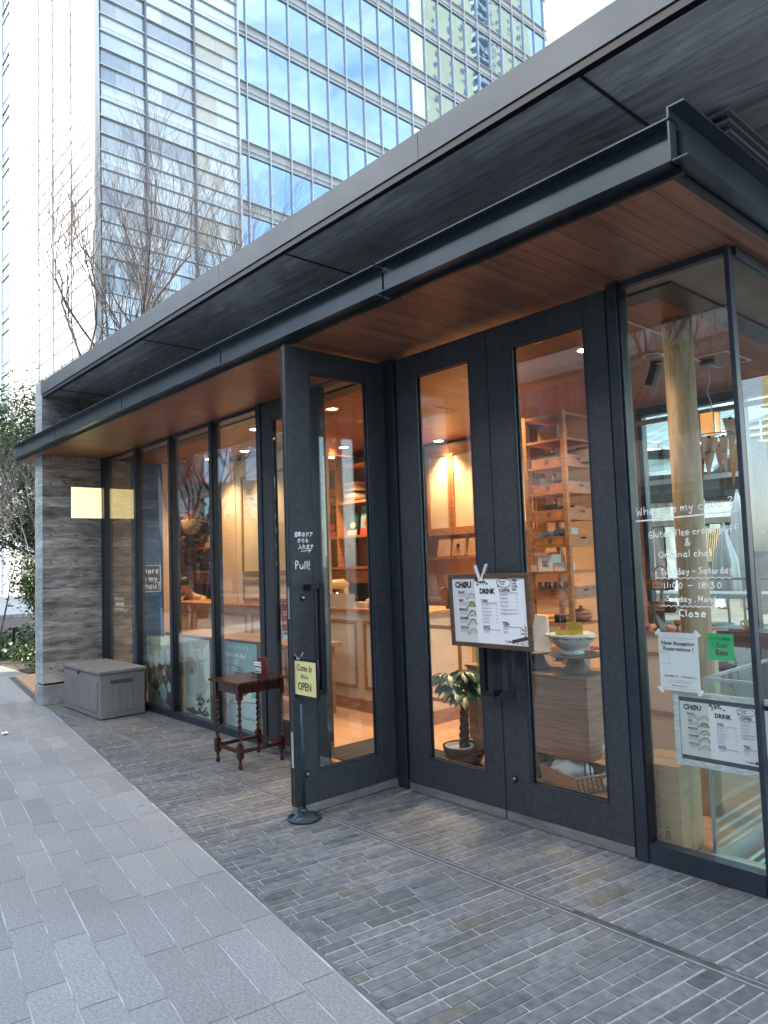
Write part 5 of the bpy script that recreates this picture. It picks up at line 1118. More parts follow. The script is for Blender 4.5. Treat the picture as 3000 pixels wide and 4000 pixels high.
for i, (u, s_) in enumerate(((1398, .06), (1423, .05))):
    q = P(u, 2360, 1, 1.56); mb = MB(); mb.box((0, 0, 0), (s_*1.5, .08, s_)); o = mb.build('paper_box', M['cream'], loc=(q.x-.05, 1.56, 1.077)); tag(o, ['little cream card box on the counter beside the screen', 'smaller cream card box nearer the door edge on the counter'][i], 'box')
# wall cabinets
t = thing('wall_cabinet', 'wall cabinet with glowing cream door panels in oak frames', 'cabinet', (0, 2.96, 0))
mb = MB(); mb.box((-6.40, .03, 1.86), (-4.75, .195, 2.985)); mb.build('carcass', M['oak'], t)
for x0 in (-6.39, -5.985, -5.58, -5.175):
    mb = MB(); x1 = x0+.40; fw = .05; mb.box((x0, 0, 1.86), (x0+fw, .028, 2.96)); mb.box((x1-fw, 0, 1.86), (x1, .028, 2.96)); mb.box((x0+fw, .001, 1.86), (x1-fw, .027, 1.95)); mb.box((x0+fw, .001, 2.83), (x1-fw, .027, 2.96)); d = mb.build('cabinet_door', M['oak'], t)
    mb = MB(); mb.box((x0+fw, .012, 1.95), (x1-fw, .02, 2.83)); mb.build('door_panel', M['panel'], d)
t = thing('bag_shelf', 'narrow oak shelf under the glowing cabinets', 'shelf', (0, 2.86, 1.60)); mb = MB(); mb.box((-6.4, 0, -.03), (-4.55, .28, 0)); mb.build('board', M['oak'], t)
for i, x in enumerate((-6.20, -5.96, -5.71)):
    t = thing('paper_bag', ['left kraft paper bag hanging under the cabinets', 'middle kraft paper bag with a dark mark under the cabinets', 'kraft paper bag hanging right of the other two'][i], 'paper bag', (x, 2.90, 1.605), group='kraft bags under the cabinets')
    mb = MB(); a = [mb.pt(p) for p in ((0, 0, 0), (.20, 0, 0), (.20, .05, 0), (0, .05, 0))]; b = [mb.pt(p) for p in ((.02, .02, .20), (.215, .02, .20), (.215, .03, .20), (.02, .03, .20))]
    mb.face(a[::-1]); mb.face(b)
    for k in range(4): mb.face((a[k], a[(k+1) % 4], b[(k+1) % 4], b[k]))
    mb.build('bag', M['kraft'], t)
    if i == 1: mb = MB(); mb.T = frame((0, -.001, 0), (1, 0, 0), (0, 0, 1)) @ Matrix.Rotation(0, 4, 'X'); mb.box((.09, .10, -.02), (.13, .14, .001)); mb.build('print', M['ink'], t)
t = thing('tap', 'dark curved kitchen tap above the sink', 'tap', (-4.98, 1.78, 1.077)); mb = MB(); mb.tube(catmull([(0, 0, 0), (0, 0, .16), (0, -.04, .20), (0, -.10, .19), (0, -.12, .15)]), .010, 8); mb.build('spout', M['black'], t); mb = MB(); mb.box((-.02, -.02, 0), (.02, .02, .03)); mb.build('base', M['black'], t)
t = thing('round_board', 'round wooden chopping board leaning behind the menu board', 'board', (-4.05, 1.45, .98)); mb = MB(); mb.T = Matrix.Translation((0, 0, .11)) @ Matrix.Rotation(R(80), 4, 'X'); mb.lathe([(.11, -.01), (.11, .01)], n=28); mb.build('disc', M['framewood'], t)
t = thing('side_cabinet', 'low oak cabinet behind the potted plant', 'cabinet', (-4.07, 1.0, 0)); mb = MB(); mb.box((.0, 0, .10), (.60, .40, .68)); mb.build('body', M['walnut'], t, .003); mb = MB(); mb.box((-.01, -.012, .681), (.61, .41, .70)); mb.build('top', M['walnut'], t); mb = MB(); mb.box((.02, .02, 0), (.58, .38, .0995)); mb.build('plinth', M['blackmat'], t)
t = thing('menu_card', 'pale green card in a white frame on the low cabinet', 'card', (-3.98, 1.02, .702)); mb = MB(); mb.box((0, 0, 0), (.12, .02, .17)); mb.build('card', mat('pale_green_card', (.42, .46, .24), .6), t); mb = MB(); mb.box((-.03, .022, .10), (.14, .03, .20)); mb.build('frame', M['white'], t)
# long table in the left bays
t = thing('window_table', 'brown wooden table behind the standing posters', 'table', (-8.1, .95, 0)); mb = MB(); mb.box((-1.0, -.22, .70), (2.05, .32, .745)); mb.build('table_top', M['walnut'], t, .003)
for x in (-.9, .55, 1.95):
    for y in (-.15, .25): mb = MB(); mb.box((x-.025, y-.025, 0), (x+.025, y+.025, .70)); mb.build('leg', M['walnut'], t)
q = P(745, 2030, 1, 1.6)
t = thing('flower_basket', 'orange flower basket hanging above the counter', 'basket', (q.x, 1.6, q.z)); mb = MB(); mb.lathe([(.05, -.22), (.12, -.16), (.15, -.02), (.14, .0)], n=18); mb.build('basket', M['kraft'], t)
mb = MB(); rn = random.Random(3); leafcloud(mb, [(rn.uniform(-.13, .13), rn.uniform(-.1, .1), rn.uniform(0, .12)) for _ in range(20)], 260, .035, rn, .03); mb.build('flowers', mat('orange_petals', (.55, .26, .10), .6), t)
mb = MB(); mb.tube([(0, 0, 0), (0, 0, 2.98-q.z)], .004, 5); mb.build('cord', M['black'], t)
# potted plant
t = thing('potted_plant', 'braided money tree with drooping leaves in a dark wicker pot', 'potted plant', (-3.82, .66, .013))
mb = MB(); mb.lathe([(.10, 0), (.13, .03), (.155, .10), (.165, .145), (.150, .145), (.14, .12), (.02, .115)], n=28); mb.build('wicker_pot', M['wickd'], t)
mb = MB(); mb.lathe([(.10, .118), (.11, .14), (.098, .14), (.095, .125)], (-.03, -.02, 0), n=24); mb.build('inner_pot', M['white'], t)
for k in range(3):
    mb = MB(); pts = []
    for i in range(25):
        z = .11+.40*i/24; a = k*2.094+i*.62; rr_ = .020*(1-.3*i/24); pts.append((math.cos(a)*rr_+.02*i/24, math.sin(a)*rr_, z))
    mb.tube(pts, [.026-.011*i/24 for i in range(25)], 8); mb.build('stem', M['bark'], t)
rn = random.Random(9)
for k in range(15):
    a = rn.uniform(0, 6.28); el = rn.uniform(-.2, .9); L_ = rn.uniform(.08, .2); hub = Vector((.02+math.cos(a)*L_*math.cos(el), math.sin(a)*L_*math.cos(el)*.8, .52+L_*math.sin(el)+rn.uniform(0, .12))); hub.x -= .05
    mb = MB(); mb.tube([(.02, 0, .50), (hub.x*.5+.01, hub.y*.5, (hub.z+.54)/2+.03), tuple(hub)], .0035, 5)
    for j in range(6):
        b = a+(j-2.5)*.55; ll = rn.uniform(.10, .17); d = Vector((math.cos(b), math.sin(b), -.1-.5*rn.random())); s_ = Vector((-math.sin(b), math.cos(b), 0)); pv = hub
        prof = (0, .020, .034, .030, .0); prev = None
        for i, w2 in enumerate(prof):
            f_ = i/4; c = hub+d*ll*f_+Vector((0, 0, -.05*f_*f_)); cur = (mb.pt(c-s_*w2+Vector((0, 0, w2*.3))), mb.pt(c), mb.pt(c+s_*w2+Vector((0, 0, w2*.3))))
            if prev: mb.face((prev[0], prev[1], cur[1], cur[0]), True); mb.face((prev[1], prev[2], cur[2], cur[1]), True)
            prev = cur
    mb.build('leaf_cluster', M['leafp'], t)
# sideboard
t = thing('sideboard', 'low walnut sideboard on thin black legs inside the right-hand door', 'sideboard', (0, .72, 0))
mb = MB(); mb.box((-3.66, .004, .195), (-2.765, .42, .725)); mb.build('body', M['walnut'], t, .003); mb = MB(); panelframe(mb, -3.64, -2.775, .20, .72, .0035, .02, .006); mb.build('door_frame', M['walnut'], t); mb = MB(); mb.box((-3.67, -.008, .726), (-2.755, .43, .745)); mb.build('top', M['walnut'], t, .002)
for x in (-3.6, -2.83, -2.79):
    for y in (.03, .38): mb = MB(); mb.tube([(x, y, .195), (x+.01, y, .005)], .006, 8); mb.build('leg', M['black'], t)
M['bowlw'] = mat('white_stoneware', (.62, .68, .66), .18)
def cakestand(x, y, r_, label, h=.118):
    t = thing('cake_stand', label, 'cake stand', (x, y, .746), group='wooden cake stands')
    mb = MB(); mb.lathe([(.092, 0), (.090, .02), (.060, .07), (.045, h-.005)], n=28); mb.build('foot', M['framewood'], t); mb = MB(); mb.lathe([(.05, h-.004), (r_*.9, h), (r_, h+.01), (r_, h+.016), (r_*.97, h+.014)], n=40); mb.build('plate', M['framewood'], t)
cakestand(-2.925, .86, .185, 'wooden cake stand carrying the white tureen'); cakestand(-3.27, .88, .17, 'wooden cake stand carrying the quilted cloth, left of the tureen')
t = thing('tureen', 'white two-handled tureen with a green garland band on the wooden cake stand', 'bowl', (-2.95, .86, .878))
mb = MB(); mb.lathe([(.078, 0), (.080, .012), (.062, .026), (.10, .05), (.145, .09), (.155, .118), (.158, .14), (.150, .142), (.142, .12), (.10, .06), (.02, .04)], n=48); mb.build('bowl', M['bowlw'], t)
for sx in (-1, 1): mb = MB(); mb.tube([(sx*.150, -.04, .118), (sx*.20, -.03, .125), (sx*.205, 0, .126), (sx*.20, .03, .125), (sx*.150, .04, .118)], .008, 8); mb.build('handle', M['bowlw'], t)
mb = MB(); n = 96
for k in range(n):
    for (ra, za, w2) in ((.1565, .116, .004),):
        a, b = 2*math.pi*k/n, 2*math.pi*(k+1)/n; mb.poly([(ra*math.cos(a), ra*math.sin(a), za), (ra*math.cos(b), ra*math.sin(b), za), (ra*math.cos(b), ra*math.sin(b), za+w2), (ra*math.cos(a), ra*math.sin(a), za+w2)])
    f0 = abs(math.sin(k/n*math.pi*10)); f1 = abs(math.sin((k+1)/n*math.pi*10)); a, b = 2*math.pi*k/n, 2*math.pi*(k+1)/n
    rz_ = lambda f_: (.1575-.012*f_, .112-.016*f_)
    (r0, z0), (r1, z1) = rz_(f0), rz_(f1); mb.poly([(r0*math.cos(a), r0*math.sin(a), z0), (r1*math.cos(b), r1*math.sin(b), z1), (r1*math.cos(b), r1*math.sin(b), z1+.004), (r0*math.cos(a), r0*math.sin(a), z0+.004)])
mb.build('garland_band', mat('teal_glaze', (.03, .10, .11), .3), t)
for i, (dx, dy, rz, s_, tx) in enumerate(((-.10, -.05, -.1, .115, 'AWESOME BOX'), (.0, -.03, .15, .10, 'ギフト'), (-.04, .0, .1, .12, None))):
    t = thing('yellow_card', ['yellow card with black lettering leaning in the tureen', 'yellow card at the right of the tureen', 'tallest yellow card at the back of the tureen'][i], 'card', (-2.95+dx, .86+dy, .985), rz, group='yellow cards in the tureen')
    mb = MB(); mb.box((0, 0, 0), (s_, .002, .06+.025*i*(i == 2))); mb.build('card', mat('yellow_paper', (.62, .46, .09), .6), t)
    if tx: mb = MB(); mb.T = frame((0, -.001, 0), (1, 0, 0), (0, 0, 1)); mb.text(tx, .01, .02, .010, 0, 'L', .02, wmax=.09); mb.build('lettering', M['ink'], t)
t = thing('quilted_cloth', 'white quilted oven cloth leaning on the left cake stand', 'cloth', (-3.31, .84, .872)); mb = MB(); a = [mb.pt(p) for p in ((0, 0, 0), (.17, .01, 0), (.12, .06, .25), (.04, .05, .26))]; b = [mb.pt((p[0], p[1]+.02, p[2])) for p in ((0, 0, 0), (.17, .01, 0), (.12, .06, .25), (.04, .05, .26))]
mb.face(a); mb.face(b[::-1])
for k in range(4): mb.face((a[k], a[(k+1) % 4], b[(k+1) % 4], b[k]))
mb.build('cloth', M['white'], t, .006)
t = thing('chocolate_dish', 'glass dish of chocolates beside the cake stand', 'dish', (-3.09, .99, .746)); mb = MB(); mb.lathe([(.05, 0), (.045, .01), (.012, .02), (.012, .05), (.10, .062), (.10, .067)], n=24); mb.build('dish', M['chrome'], t)
for k in range(9): mb = MB(); mb.lathe([(.004, 0), (.014, .008), (.014, .018), (.004, .026)], (math.cos(k*.7)*.07, math.sin(k*.7)*.07, .067), 10); mb.build('chocolate', mat('chocolate', (.08, .03, .02), .4), t)
q = P(2300, 2475, 1, 1.12)
t = thing('card_easel', 'folded white card with a small pink drawing right of the tureen', 'card', (q.x-.05, 1.12, .746)); mb = MB(); mb.box((-.03, .0, 0), (.05, .004, q.z-.746+.02)); mb.build('card', M['paper'], t); mb = MB(); mb.T = frame((0, -.001, q.z-.80), (1, 0, 0), (0, 0, 1)); mb.rect(-.008, -.015, .022, .035); mb.disc((.01, .045), .012); mb.build('drawing', mat('pink_print', (.45, .25, .26), .6), t)
# baskets on the floor
def basket(pts, h_, m1, m2_, label, z=.014, rim=True):
    cx = sum(p[0] for p in pts)/4; cy = sum(p[1] for p in pts)/4
    t = thing('wicker_basket', label, 'basket', (cx, cy, z)); loc = [(p[0]-cx, p[1]-cy) for p in pts]
    mb = MB(); inn = [(x*.92, y*.92) for x, y in loc]; lo = [(x*.94, y*.94) for x, y in loc]
    A_ = [mb.pt((*p, 0)) for p in lo]; B_ = [mb.pt((*p, h_)) for p in loc]; C_ = [mb.pt((*p, h_)) for p in inn]; D_ = [mb.pt((p[0]*.96, p[1]*.96, .01)) for p in inn]
    mb.face(A_[::-1]); mb.face(D_)
    for k in range(4):
        j = (k+1) % 4; mb.cur = 1 if k == 1 else 0; mb.face((A_[k], A_[j], B_[j], B_[k])); mb.cur = 0; mb.face((B_[k], B_[j], C_[j], C_[k])); mb.face((C_[k], C_[j], D_[j], D_[k]))
    mb.build('woven_body', [M[m1], M[m2_]], t)
    mb = MB(); mb.tube([(*p, h_) for p in loc]+[(*loc[0], h_)], .008, 8); mb.build('rim', M[m1], t); return t
def cloth(cx, cy, z, rx, ry, rz_, seed, label, m_='white', name='cloth_bundle'):
    rn = random.Random(seed); mb = MB(); n, m2_ = 22, 12; ph = [rn.uniform(0, 6.28) for _ in range(6)]; rings = []
    for i in range(m2_+1):
        v = -math.pi/2+math.pi*i/m2_*.98; ring = []
        for j in range(n):
            a = 2*math.pi*j/n; k = 1+.13*math.sin(3*a+ph[0]+v*2)+.09*math.sin(5*a-v*4+ph[1])+.05*math.sin(9*a+ph[2]+v*6)
            ring.append(mb.pt((rx*math.cos(v)*math.cos(a)*k, ry*math.cos(v)*math.sin(a)*k, rz_*(math.sin(v)+1)*(1+.10*math.sin(4*a+ph[3])))))
        rings.append(ring)
    for a, b in zip(rings, rings[1:]):
        for j in range(n): mb.face((a[j], a[(j+1) % n], b[(j+1) % n], b[j]), True)
    mb.face(rings[-1]); o = mb.build(name, M[m_], loc=(cx, cy, z)); tag(o, label, 'cloth'); return o
basket([(-3.16, .70), (-2.79, .59), (-2.66, .90), (-3.03, 1.01)], .105, 'wick1', 'wick2', 'golden wicker tray basket under the sideboard with a cloth in it')
basket([(-3.52, .78), (-3.20, .74), (-3.16, 1.05), (-3.48, 1.08)], .16, 'wick2', 'wick2', 'brown wicker basket behind the golden one')
cloth(-2.97, .80, .03, .14, .11, .075, 4, 'white linen bundle lying in the golden basket'); cloth(-2.66, .80, .20, .05, .07, .07, 6, 'crumpled white cloth bag at the right end of the sideboard')
cloth(-2.70, .84, .03, .07, .06, .045, 8, 'crumpled white cloth at the back of the golden basket')
# shelf tower
t = thing('display_shelf', 'tall oak display rack of stamped wooden trays and boxes', 'display shelf', (-3.55, 1.2, 0)); SW, SD = .39, .42
for x in (0, SW-.035):
    for y in (0, SD-.035): mb = MB(); mb.box((x, y, 0), (x+.035, y+.035, 2.67)); mb.build('post', M['oak'], t)
SZ = [2.66, 2.465, 2.26, 2.055, 1.85, 1.645, 1.44, 1.245, 1.045, .84]
for z in SZ: mb = MB(); mb.box((.001, .0355, z-.018), (SW-.001, SD-.036, z)); mb.box((.0355, .004, z-.022), (SW-.0355, .0345, z-.002)); mb.build('shelf', M['oak'], t)
def stamp(mb_, x, y, s_, z=.0006):
    mb_.line([(x, y), (x+s_, y), (x+s_, y+s_), (x, y+s_), (x, y)], s_*.045, z); hand(mb_, 'Where', x+s_*.12, y+s_*.66, s_*.22, s_*.05, z, wid=.75); hand(mb_, 'is my', x+s_*.15, y+s_*.38, s_*.22, s_*.05, z, wid=.75); hand(mb_, 'chou?', x+s_*.12, y+s_*.10, s_*.22, s_*.05, z, wid=.75)
ordn = ['topmost', 'second', 'third', 'fourth', 'lowest']
for i, z in enumerate((2.26, 2.055, 1.85, 1.645, 1.245)):
    t = thing('wooden_tray', '%s stamped wooden tray on the oak display rack' % ordn[i], 'tray', (-3.53, 1.185, z+.001), group='stamped wooden trays'); w_, d_, h_ = .355, .40, .062
    mb = MB(); mb.box((.036, .05, 0), (w_-.01, d_, .008)); mb.box((.036, .04, 0), (w_-.006, .0495, h_)); mb.box((.036, d_, 0), (w_-.006, d_+.01, h_)); mb.box((.026, .04, 0), (.0355, d_+.01, h_)); mb.build('tray_body', M['oak'], t, .0015)
    mb = MB(); x = w_-.005
    mb.T = frame((x, 0, 0), (0, 1, 0), (0, 0, 1)); 
    mb.T = None; y0, y1 = .04, d_+.01; ym = (y0+y1)/2
    mb.box((x, y0, 0), (x+.01, y1, .038)); mb.box((x, y0, .0381), (x+.01, ym-.035, h_+.012)); mb.box((x, ym+.035, .0381), (x+.01, y1, h_+.012)); mb.box((x+.0003, ym-.035, .054), (x+.0097, ym+.035, h_+.012)); mb.build('handled_end', M['oak'], t)
    mb = MB(); mb.T = frame((0, .0392, 0), (1, 0, 0), (0, 0, 1)); stamp(mb, .165, .014, .034); mb.build('stamp', M['ink'], t)
def cbox(x, y, z, w_, d_, h_, label, name='gift_box', m_='white', st=True, g='white stamped gift boxes'):
    t = thing(name, label, 'box', (x, y, z+.001), group=g); mb = MB(); mb.box((0, 0, 0), (w_, d_, h_)); mb.build('box', M[m_], t, .001)
    if st: mb = MB(); mb.T = frame((0, -.0008, 0), (1, 0, 0), (0, 0, 1)); stamp(mb, w_*.32, h_*.28, min(w_, h_)*.42); mb.build('stamp', M['ink'], t)
    return t
cbox(-3.51, 1.25, 2.055, .075, .1, .12, 'cream stamped bag box on the second tray', m_='cream'); cbox(-3.48, 1.27, 1.655, .11, .1, .095, 'front left white stamped box in the fourth tray'); cbox(-3.36, 1.30, 1.655, .14, .12, .115, 'taller white stamped box at the right of the fourth tray'); cbox(-3.47, 1.22, 1.44, .13, .12, .13, 'white stamped box on the open shelf below the trays'); cbox(-3.33, 1.23, 1.44, .11, .12, .065, 'open white box glowing inside on the shelf below the trays', st=False)
mb = MB(); mb.box((0, 0, 0), (.05, .003, .05)); o = mb.build('price_card', M['cream'], loc=(-3.52, 1.195, 1.441)); tag(o, 'handwritten price card in front of the white box', 'card')
for i, (x, z, w_) in enumerate(((-3.50, 2.27, .10), (-3.30, 2.27, .11), (-3.20, 2.28, .1))):
    t = thing('woven_box', ['woven basket in the left of the topmost tray', 'woven basket at the middle of the topmost tray', 'woven basket at the right of the topmost tray'][i], 'basket', (x, 1.42, z), group='woven baskets in the topmost tray'); mb = MB(); mb.box((0, 0, 0), (w_, .14, .12)); mb.build('woven_side', M['wick1'], t, .004); mb = MB(); mb.box((-.003, -.003, .105), (w_+.003, .143, .118)); mb.build('rim', M['wick2'], t)
for i in range(7):
    q = Vector((-3.495+.044*i, 1.27+.02*(i % 2), 1.256)); t = thing('cookie_packet', 'clear packet of cookies, number %s from the left in the lowest tray' % ['one', 'two', 'three', 'four', 'five', 'six', 'seven'][i], 'packet', q, group='cookie packets in the lowest tray'); mb = MB(); mb.lathe([(.018, 0), (.024, .02), (.022, .06), (.010, .085), (.016, .10)], n=9, sx=1, sy=1.8); mb.build('packet', mat('cookie_brown', (.30+.1*(i % 2), .15, .07), .25), t)
t = thing('clay_pot', 'orange lidded clay pot on the bottom shelf of the display rack', 'pot', (-3.235, 1.42, 1.046)); mb = MB(); mb.lathe([(.05, 0), (.085, .03), (.09, .06), (.085, .062)], n=26); mb.build('pot', mat('terracotta', (.42, .20, .10), .35), t); mb = MB(); mb.lathe([(.092, .063), (.07, .085), (.02, .100), (.012, .105), (.016, .115), (.006, .12)], n=26); mb.build('lid', mat('terracotta2', (.55, .26, .10), .3), t)
for i, x in enumerate((-3.36, -3.305)): t = thing('jar', ['small dark jam jar left on the bottom shelf', 'small dark jam jar right on the bottom shelf'][i], 'jar', (x, 1.28, 1.046), group='jam jars'); mb = MB(); mb.lathe([(.02, 0), (.022, .05), (.018, .055)], n=14); mb.build('glass', mat('dark_jam', (.06, .02, .02), .15), t); mb = MB(); mb.lathe([(.021, .0555), (.021, .066)], n=14); mb.build('lid', M['chrome'], t)
cbox(-3.42, 1.40, 2.063, .16, .14, .10, 'kraft box at the back of the second tray', m_='kraft', st=False, name='kraft_box', g='kraft boxes on the rack'); cbox(-3.50, 1.36, 1.858, .14, .14, .11, 'kraft box at the left of the third tray', m_='kraft', st=False, name='kraft_box', g='kraft boxes on the rack'); cbox(-3.33, 1.36, 1.858, .13, .14, .09, 'shorter kraft box at the right of the third tray', m_='kraft', st=False, name='kraft_box', g='kraft boxes on the rack'); cbox(-3.50, 1.34, 2.466, .18, .16, .12, 'kraft box alone on the shelf above the trays', m_='kraft', st=False, name='kraft_box', g='kraft boxes on the rack')
# right bay
t = thing('cardboard_box', 'tall taped cardboard box marked 220-1 inside the corner window', 'box', (-1.832, .078, .012), R(6)); mb = MB(); mb.box((-.24, 0, 0), (0, .30, .462)); mb.build('carton', M['card'], t, .004)
mb = MB(); mb.box((.0002, .13, .0), (.001, .18, .462)); mb.box((-.24, .13, .4622), (.0, .18, .463)); mb.build('tape', vary(mat('brown_tape', rough=.3), (.33, .23, .12), (.40, .28, .15)), t)
mb = MB(); mb.T = frame((-.062, -.0012, .09), (0, 0, 1), (-1, 0, 0)); mb.text('220-1', 0, 0, .022, 0, 'L', .01); mb.T = frame((-.105, -.0012, .09), (0, 0, 1), (-1, 0, 0)); mb.text('Nブラインド ロールスクリーン', 0, 0, .024, 0, 'L', .0, wmax=.34); mb.build('print', M['ink'], t)
t = thing('glass_case', 'low steel-edged glass enclosure beside the cardboard box', 'display case', (0, 0, 0)); M['edge'] = mat('brushed_edge', (.45, .50, .50), .3, .8)
mb = MB(); mb.box((-1.70, .10, .0045), (-1.43, .16, .075)); mb.box((-1.70, .161, .0045), (-1.66, 1.6, .075)); mb.build('curb', mat('pale_curb', (.42, .42, .38), .5), t)
for (x, y) in ((-1.69, .125), (-1.69, .80)): mb = MB(); mb.box((x-.008, y-.008, .076), (x+.008, y+.008, .915)); mb.build('corner_post', M['edge'], t)
mb = MB(); mb.box((-1.70, .117, .916), (-1.43, .133, .930)); mb.box((-1.698, .134, .916), (-1.682, 1.6, .930)); mb.build('top_rail', M['edge'], t)
mb = MB(); mb.box((-1.681, .122, .077), (-1.43, .128, .915)); mb.build('front_glass', M['glass2'], t); mb = MB(); mb.box((-1.694, .14, .077), (-1.688, .79, .915)); mb.build('side_glass', M['glass2'], t)
for k, x in enumerate((-1.60, -1.54, -1.48)): mb = MB(); mb.box((x, .2, .0045), (x+.02, 1.6, .030+.01*k)); mb.build('floor_track', M['edge'], t)
t = thing('bar_table', 'dark wooden bar table along the rear glazing', 'table', (0, 2.85, 0)); mb = MB(); mb.box((-3.2, -.05, .835), (-1.45, .28, .872)); mb.build('table_top', mat('dark_bar', (.10, .045, .035), .3), t); mb = MB(); mb.box((-3.2, -.03, .74), (-1.45, .25, .834)); mb.build('apron', mat('dark_bar2', (.07, .03, .025), .4), t)
for x in (-3.1, -1.6): mb = MB(); mb.box((x, 0, 0), (x+.06, .06, .739)); mb.build('leg', M['darkwood'], t)
q = P(2895, 2460, 1, 2.88); t = thing('wooden_tray', 'small oak tray under the mug on the dark bar table', 'tray', (q.x-.10, 2.86, .873)); mb = MB(); mb.box((0, 0, 0), (.25, .17, .012)); mb.build('tray', M['trimwood'], t, .003)
t = thing('mug', 'cream ribbed mug on the oak tray', 'mug', (q.x+.05, 2.93, .886)); mb = MB(); mb.lathe([(.032, 0), (.040, .01), (.043, .075), (.039, .075), (.035, .015)], n=26); mb.build('cup', mat('cream_mug', (.62, .55, .42), .4), t); mb = MB(); mb.tube(catmull([(-.040, 0, .06), (-.062, 0, .062), (-.068, 0, .04), (-.058, 0, .022), (-.040, 0, .02)]), .006, 8); mb.build('handle', mat('cream_mug2', (.62, .55, .42), .4), t)
stool((-2.70, 2.55, 0), 'dark round wooden stool in front of the bar table', M['darkwood'], M['walnut'], .62, .14)
t = thing('corner_counter', 'cream panelled counter with orange wooden top behind the column', 'counter', (0, 1.6, 0)); mb = MB(); mb.box((-3.0, 0, 0), (-2.50, .5, .955)); mb.build('body', M['cream'], t); mb = MB(); mb.box((-3.01, -.015, .956), (-2.485, .52, .978)); mb.build('worktop', M['oak'], t, .002)
mb = MB(); mb.box((-3.0, -.008, .80), (-2.494, -.001, .825)); mb.box((-3.0, -.008, .36), (-2.494, -.001, .40)); mb.box((-3.0, -.012, 0), (-2.494, -.001, .12)); mb.build('moulding', M['trimwood'], t)
t = thing('tiered_basket', 'two-tier brown wicker basket with Nuts and Fruits labels on the corner counter', 'basket', (-2.69, 1.66, .979))
for z, nm in ((.135, 'Fruits'), (.30, 'Nuts')):
    mb = MB(); mb.lathe([(.095, z), (.105, z+.02), (.11, z+.075), (.10, z+.075), (.09, z+.01)], n=20, sy=.6); mb.build('basket_tier', M['wickd'], t); mb = MB(); mb.T = frame((-.035, -.068, z+.015), (1, 0, 0), (0, 0, 1)); mb.rect(0, 0, .085, .048); mb.cur = 1; hand(mb, nm, .015, .015, .022, .003, .0006, wid=.6); mb.build('label', [M['kraft'], M['ink']], t)
mb = MB(); mb.tube([(.0, 0, 0), (0, 0, .37)], .014, 8); mb.lathe([(.07, 0), (.07, .015), (.02, .03)], n=16); mb.build('stand', M['walnut'], t); mb = MB(); mb.tube(catmull([(-.05, 0, .37), (-.045, 0, .45), (0, 0, .48), (.045, 0, .45), (.05, 0, .37)]), .008, 8); mb.build('handle', M['walnut'], t)
q = P(2575, 2405, 1, 1.57); t = thing('leaning_book', 'grey book leaning on the tiered basket', 'book', (q.x, 1.57, .98)); t.rotation_euler = (0, R(-20), 0); mb = MB(); mb.box((-.012, 0, 0), (.012, .12, .21)); mb.build('cover', mat('grey_cover', (.10, .10, .09), .5), t)
t = thing('egg_cup', 'small turned wooden egg cup beside the column', 'egg cup', (P(2645, 2425, 1, 1.62).x, 1.62, .979)); mb = MB(); mb.lathe([(.020, 0), (.018, .005), (.006, .015), (.006, .035), (.020, .05), (.024, .085), (.020, .085)], n=18); mb.build('cup', mat('red_wood', (.28, .08, .04), .4), t)
t = thing('orange_bowl', 'orange bowl at the left of the corner counter', 'bowl', (-2.86, 1.66, .979)); mb = MB(); mb.lathe([(.04, 0), (.075, .04), (.07, .04)], n=20); mb.build('bowl', mat('orange_glaze', (.65, .25, .07), .3), t)
# pendant with paper bags
pc = Vector((-2.39, 2.0, 0))
t = thing('pendant_lamp', 'amber lantern pendant on a curly cord behind the paper pennants', 'pendant lamp', (-2.39, 2.0, 2.60)); mb = MB(); mb.lathe([(.05, .365), (.05, .395)], n=20); mb.build('ceiling_rose', M['black'], t)
mb = MB(); mb.tube(catmull([(0, 0, .365), (.01, 0, .26), (-.012, 0, .16), (.012, 0, .06), (0, 0, .0)]), .003, 5); mb.build('cord', M['white'], t)
amber = mat('amber_glass', (.55, .26, .08), .2, emit=(1, .45, .12), es=.2); mb = MB(); mb.box((-.055, -.055, -.165), (.045, .045, -.005)); mb.build('lantern', amber, t, .004)
mb = MB()
for x in (-.058, .048):
    for y in (-.058, .048): mb.box((x-.004, y-.004, -.17), (x+.004, y+.004, .0))
mb.build('lantern_frame', M['chrome'], t); mb = MB(); mb.tube([(math.cos(a)*.17, math.sin(a)*.12, -.175) for a in [2*math.pi*j/24 for j in range(25)]], .004, 6); mb.build('hoop', M['black'], t)
PEN = [((785, 2400+0), 0)]
Zp = lambda x, y: (2500+.3165*x, 1550+.3165*y)
pens = [((735, 490), (970, 495), (848, 1010), 1.93, 0, 1), ((965, 480), (1085, 480), (1070, 1000), 1.95, 0, 1), ((1015, 262), (1210, 258), (1155, 770), 1.96, 0, 1), ((1090, 560), (1240, 600), (1150, 1115), 2.08, 1, 0), ((690, 205), (800, 220), (720, 690), 2.02, 0, 0), ((715, 700), (810, 560), (780, 1070), 2.06, 2, 1), ((890, 520), (1000, 560), (985, 905), 2.09, 1, 0), ((930, 640), (1040, 560), (1005, 960), 2.05, 2, 0)]
PL = ['grey-brown printed paper pennant lowest left of the lantern', 'printed paper pennant in the middle below the lantern', 'printed paper pennant hanging highest beside the mullion', 'orange pennant with painted-in glow and the lowest tip', 'plain pale pennant tucked beside the column', 'orange printed pennant half hidden beside the column', 'yellow pennant with painted-in glow behind the middle ones', 'orange-pink pennant behind the middle printed one']
pm = [mat('bag_paper', (.74, .58, .42), .6), mat('bag_paper_lit', (.85, .42, .08), .6), mat('bag_paper_orange', (.60, .30, .15), .6)]  # lit paper: glow of light through it is put into the colour
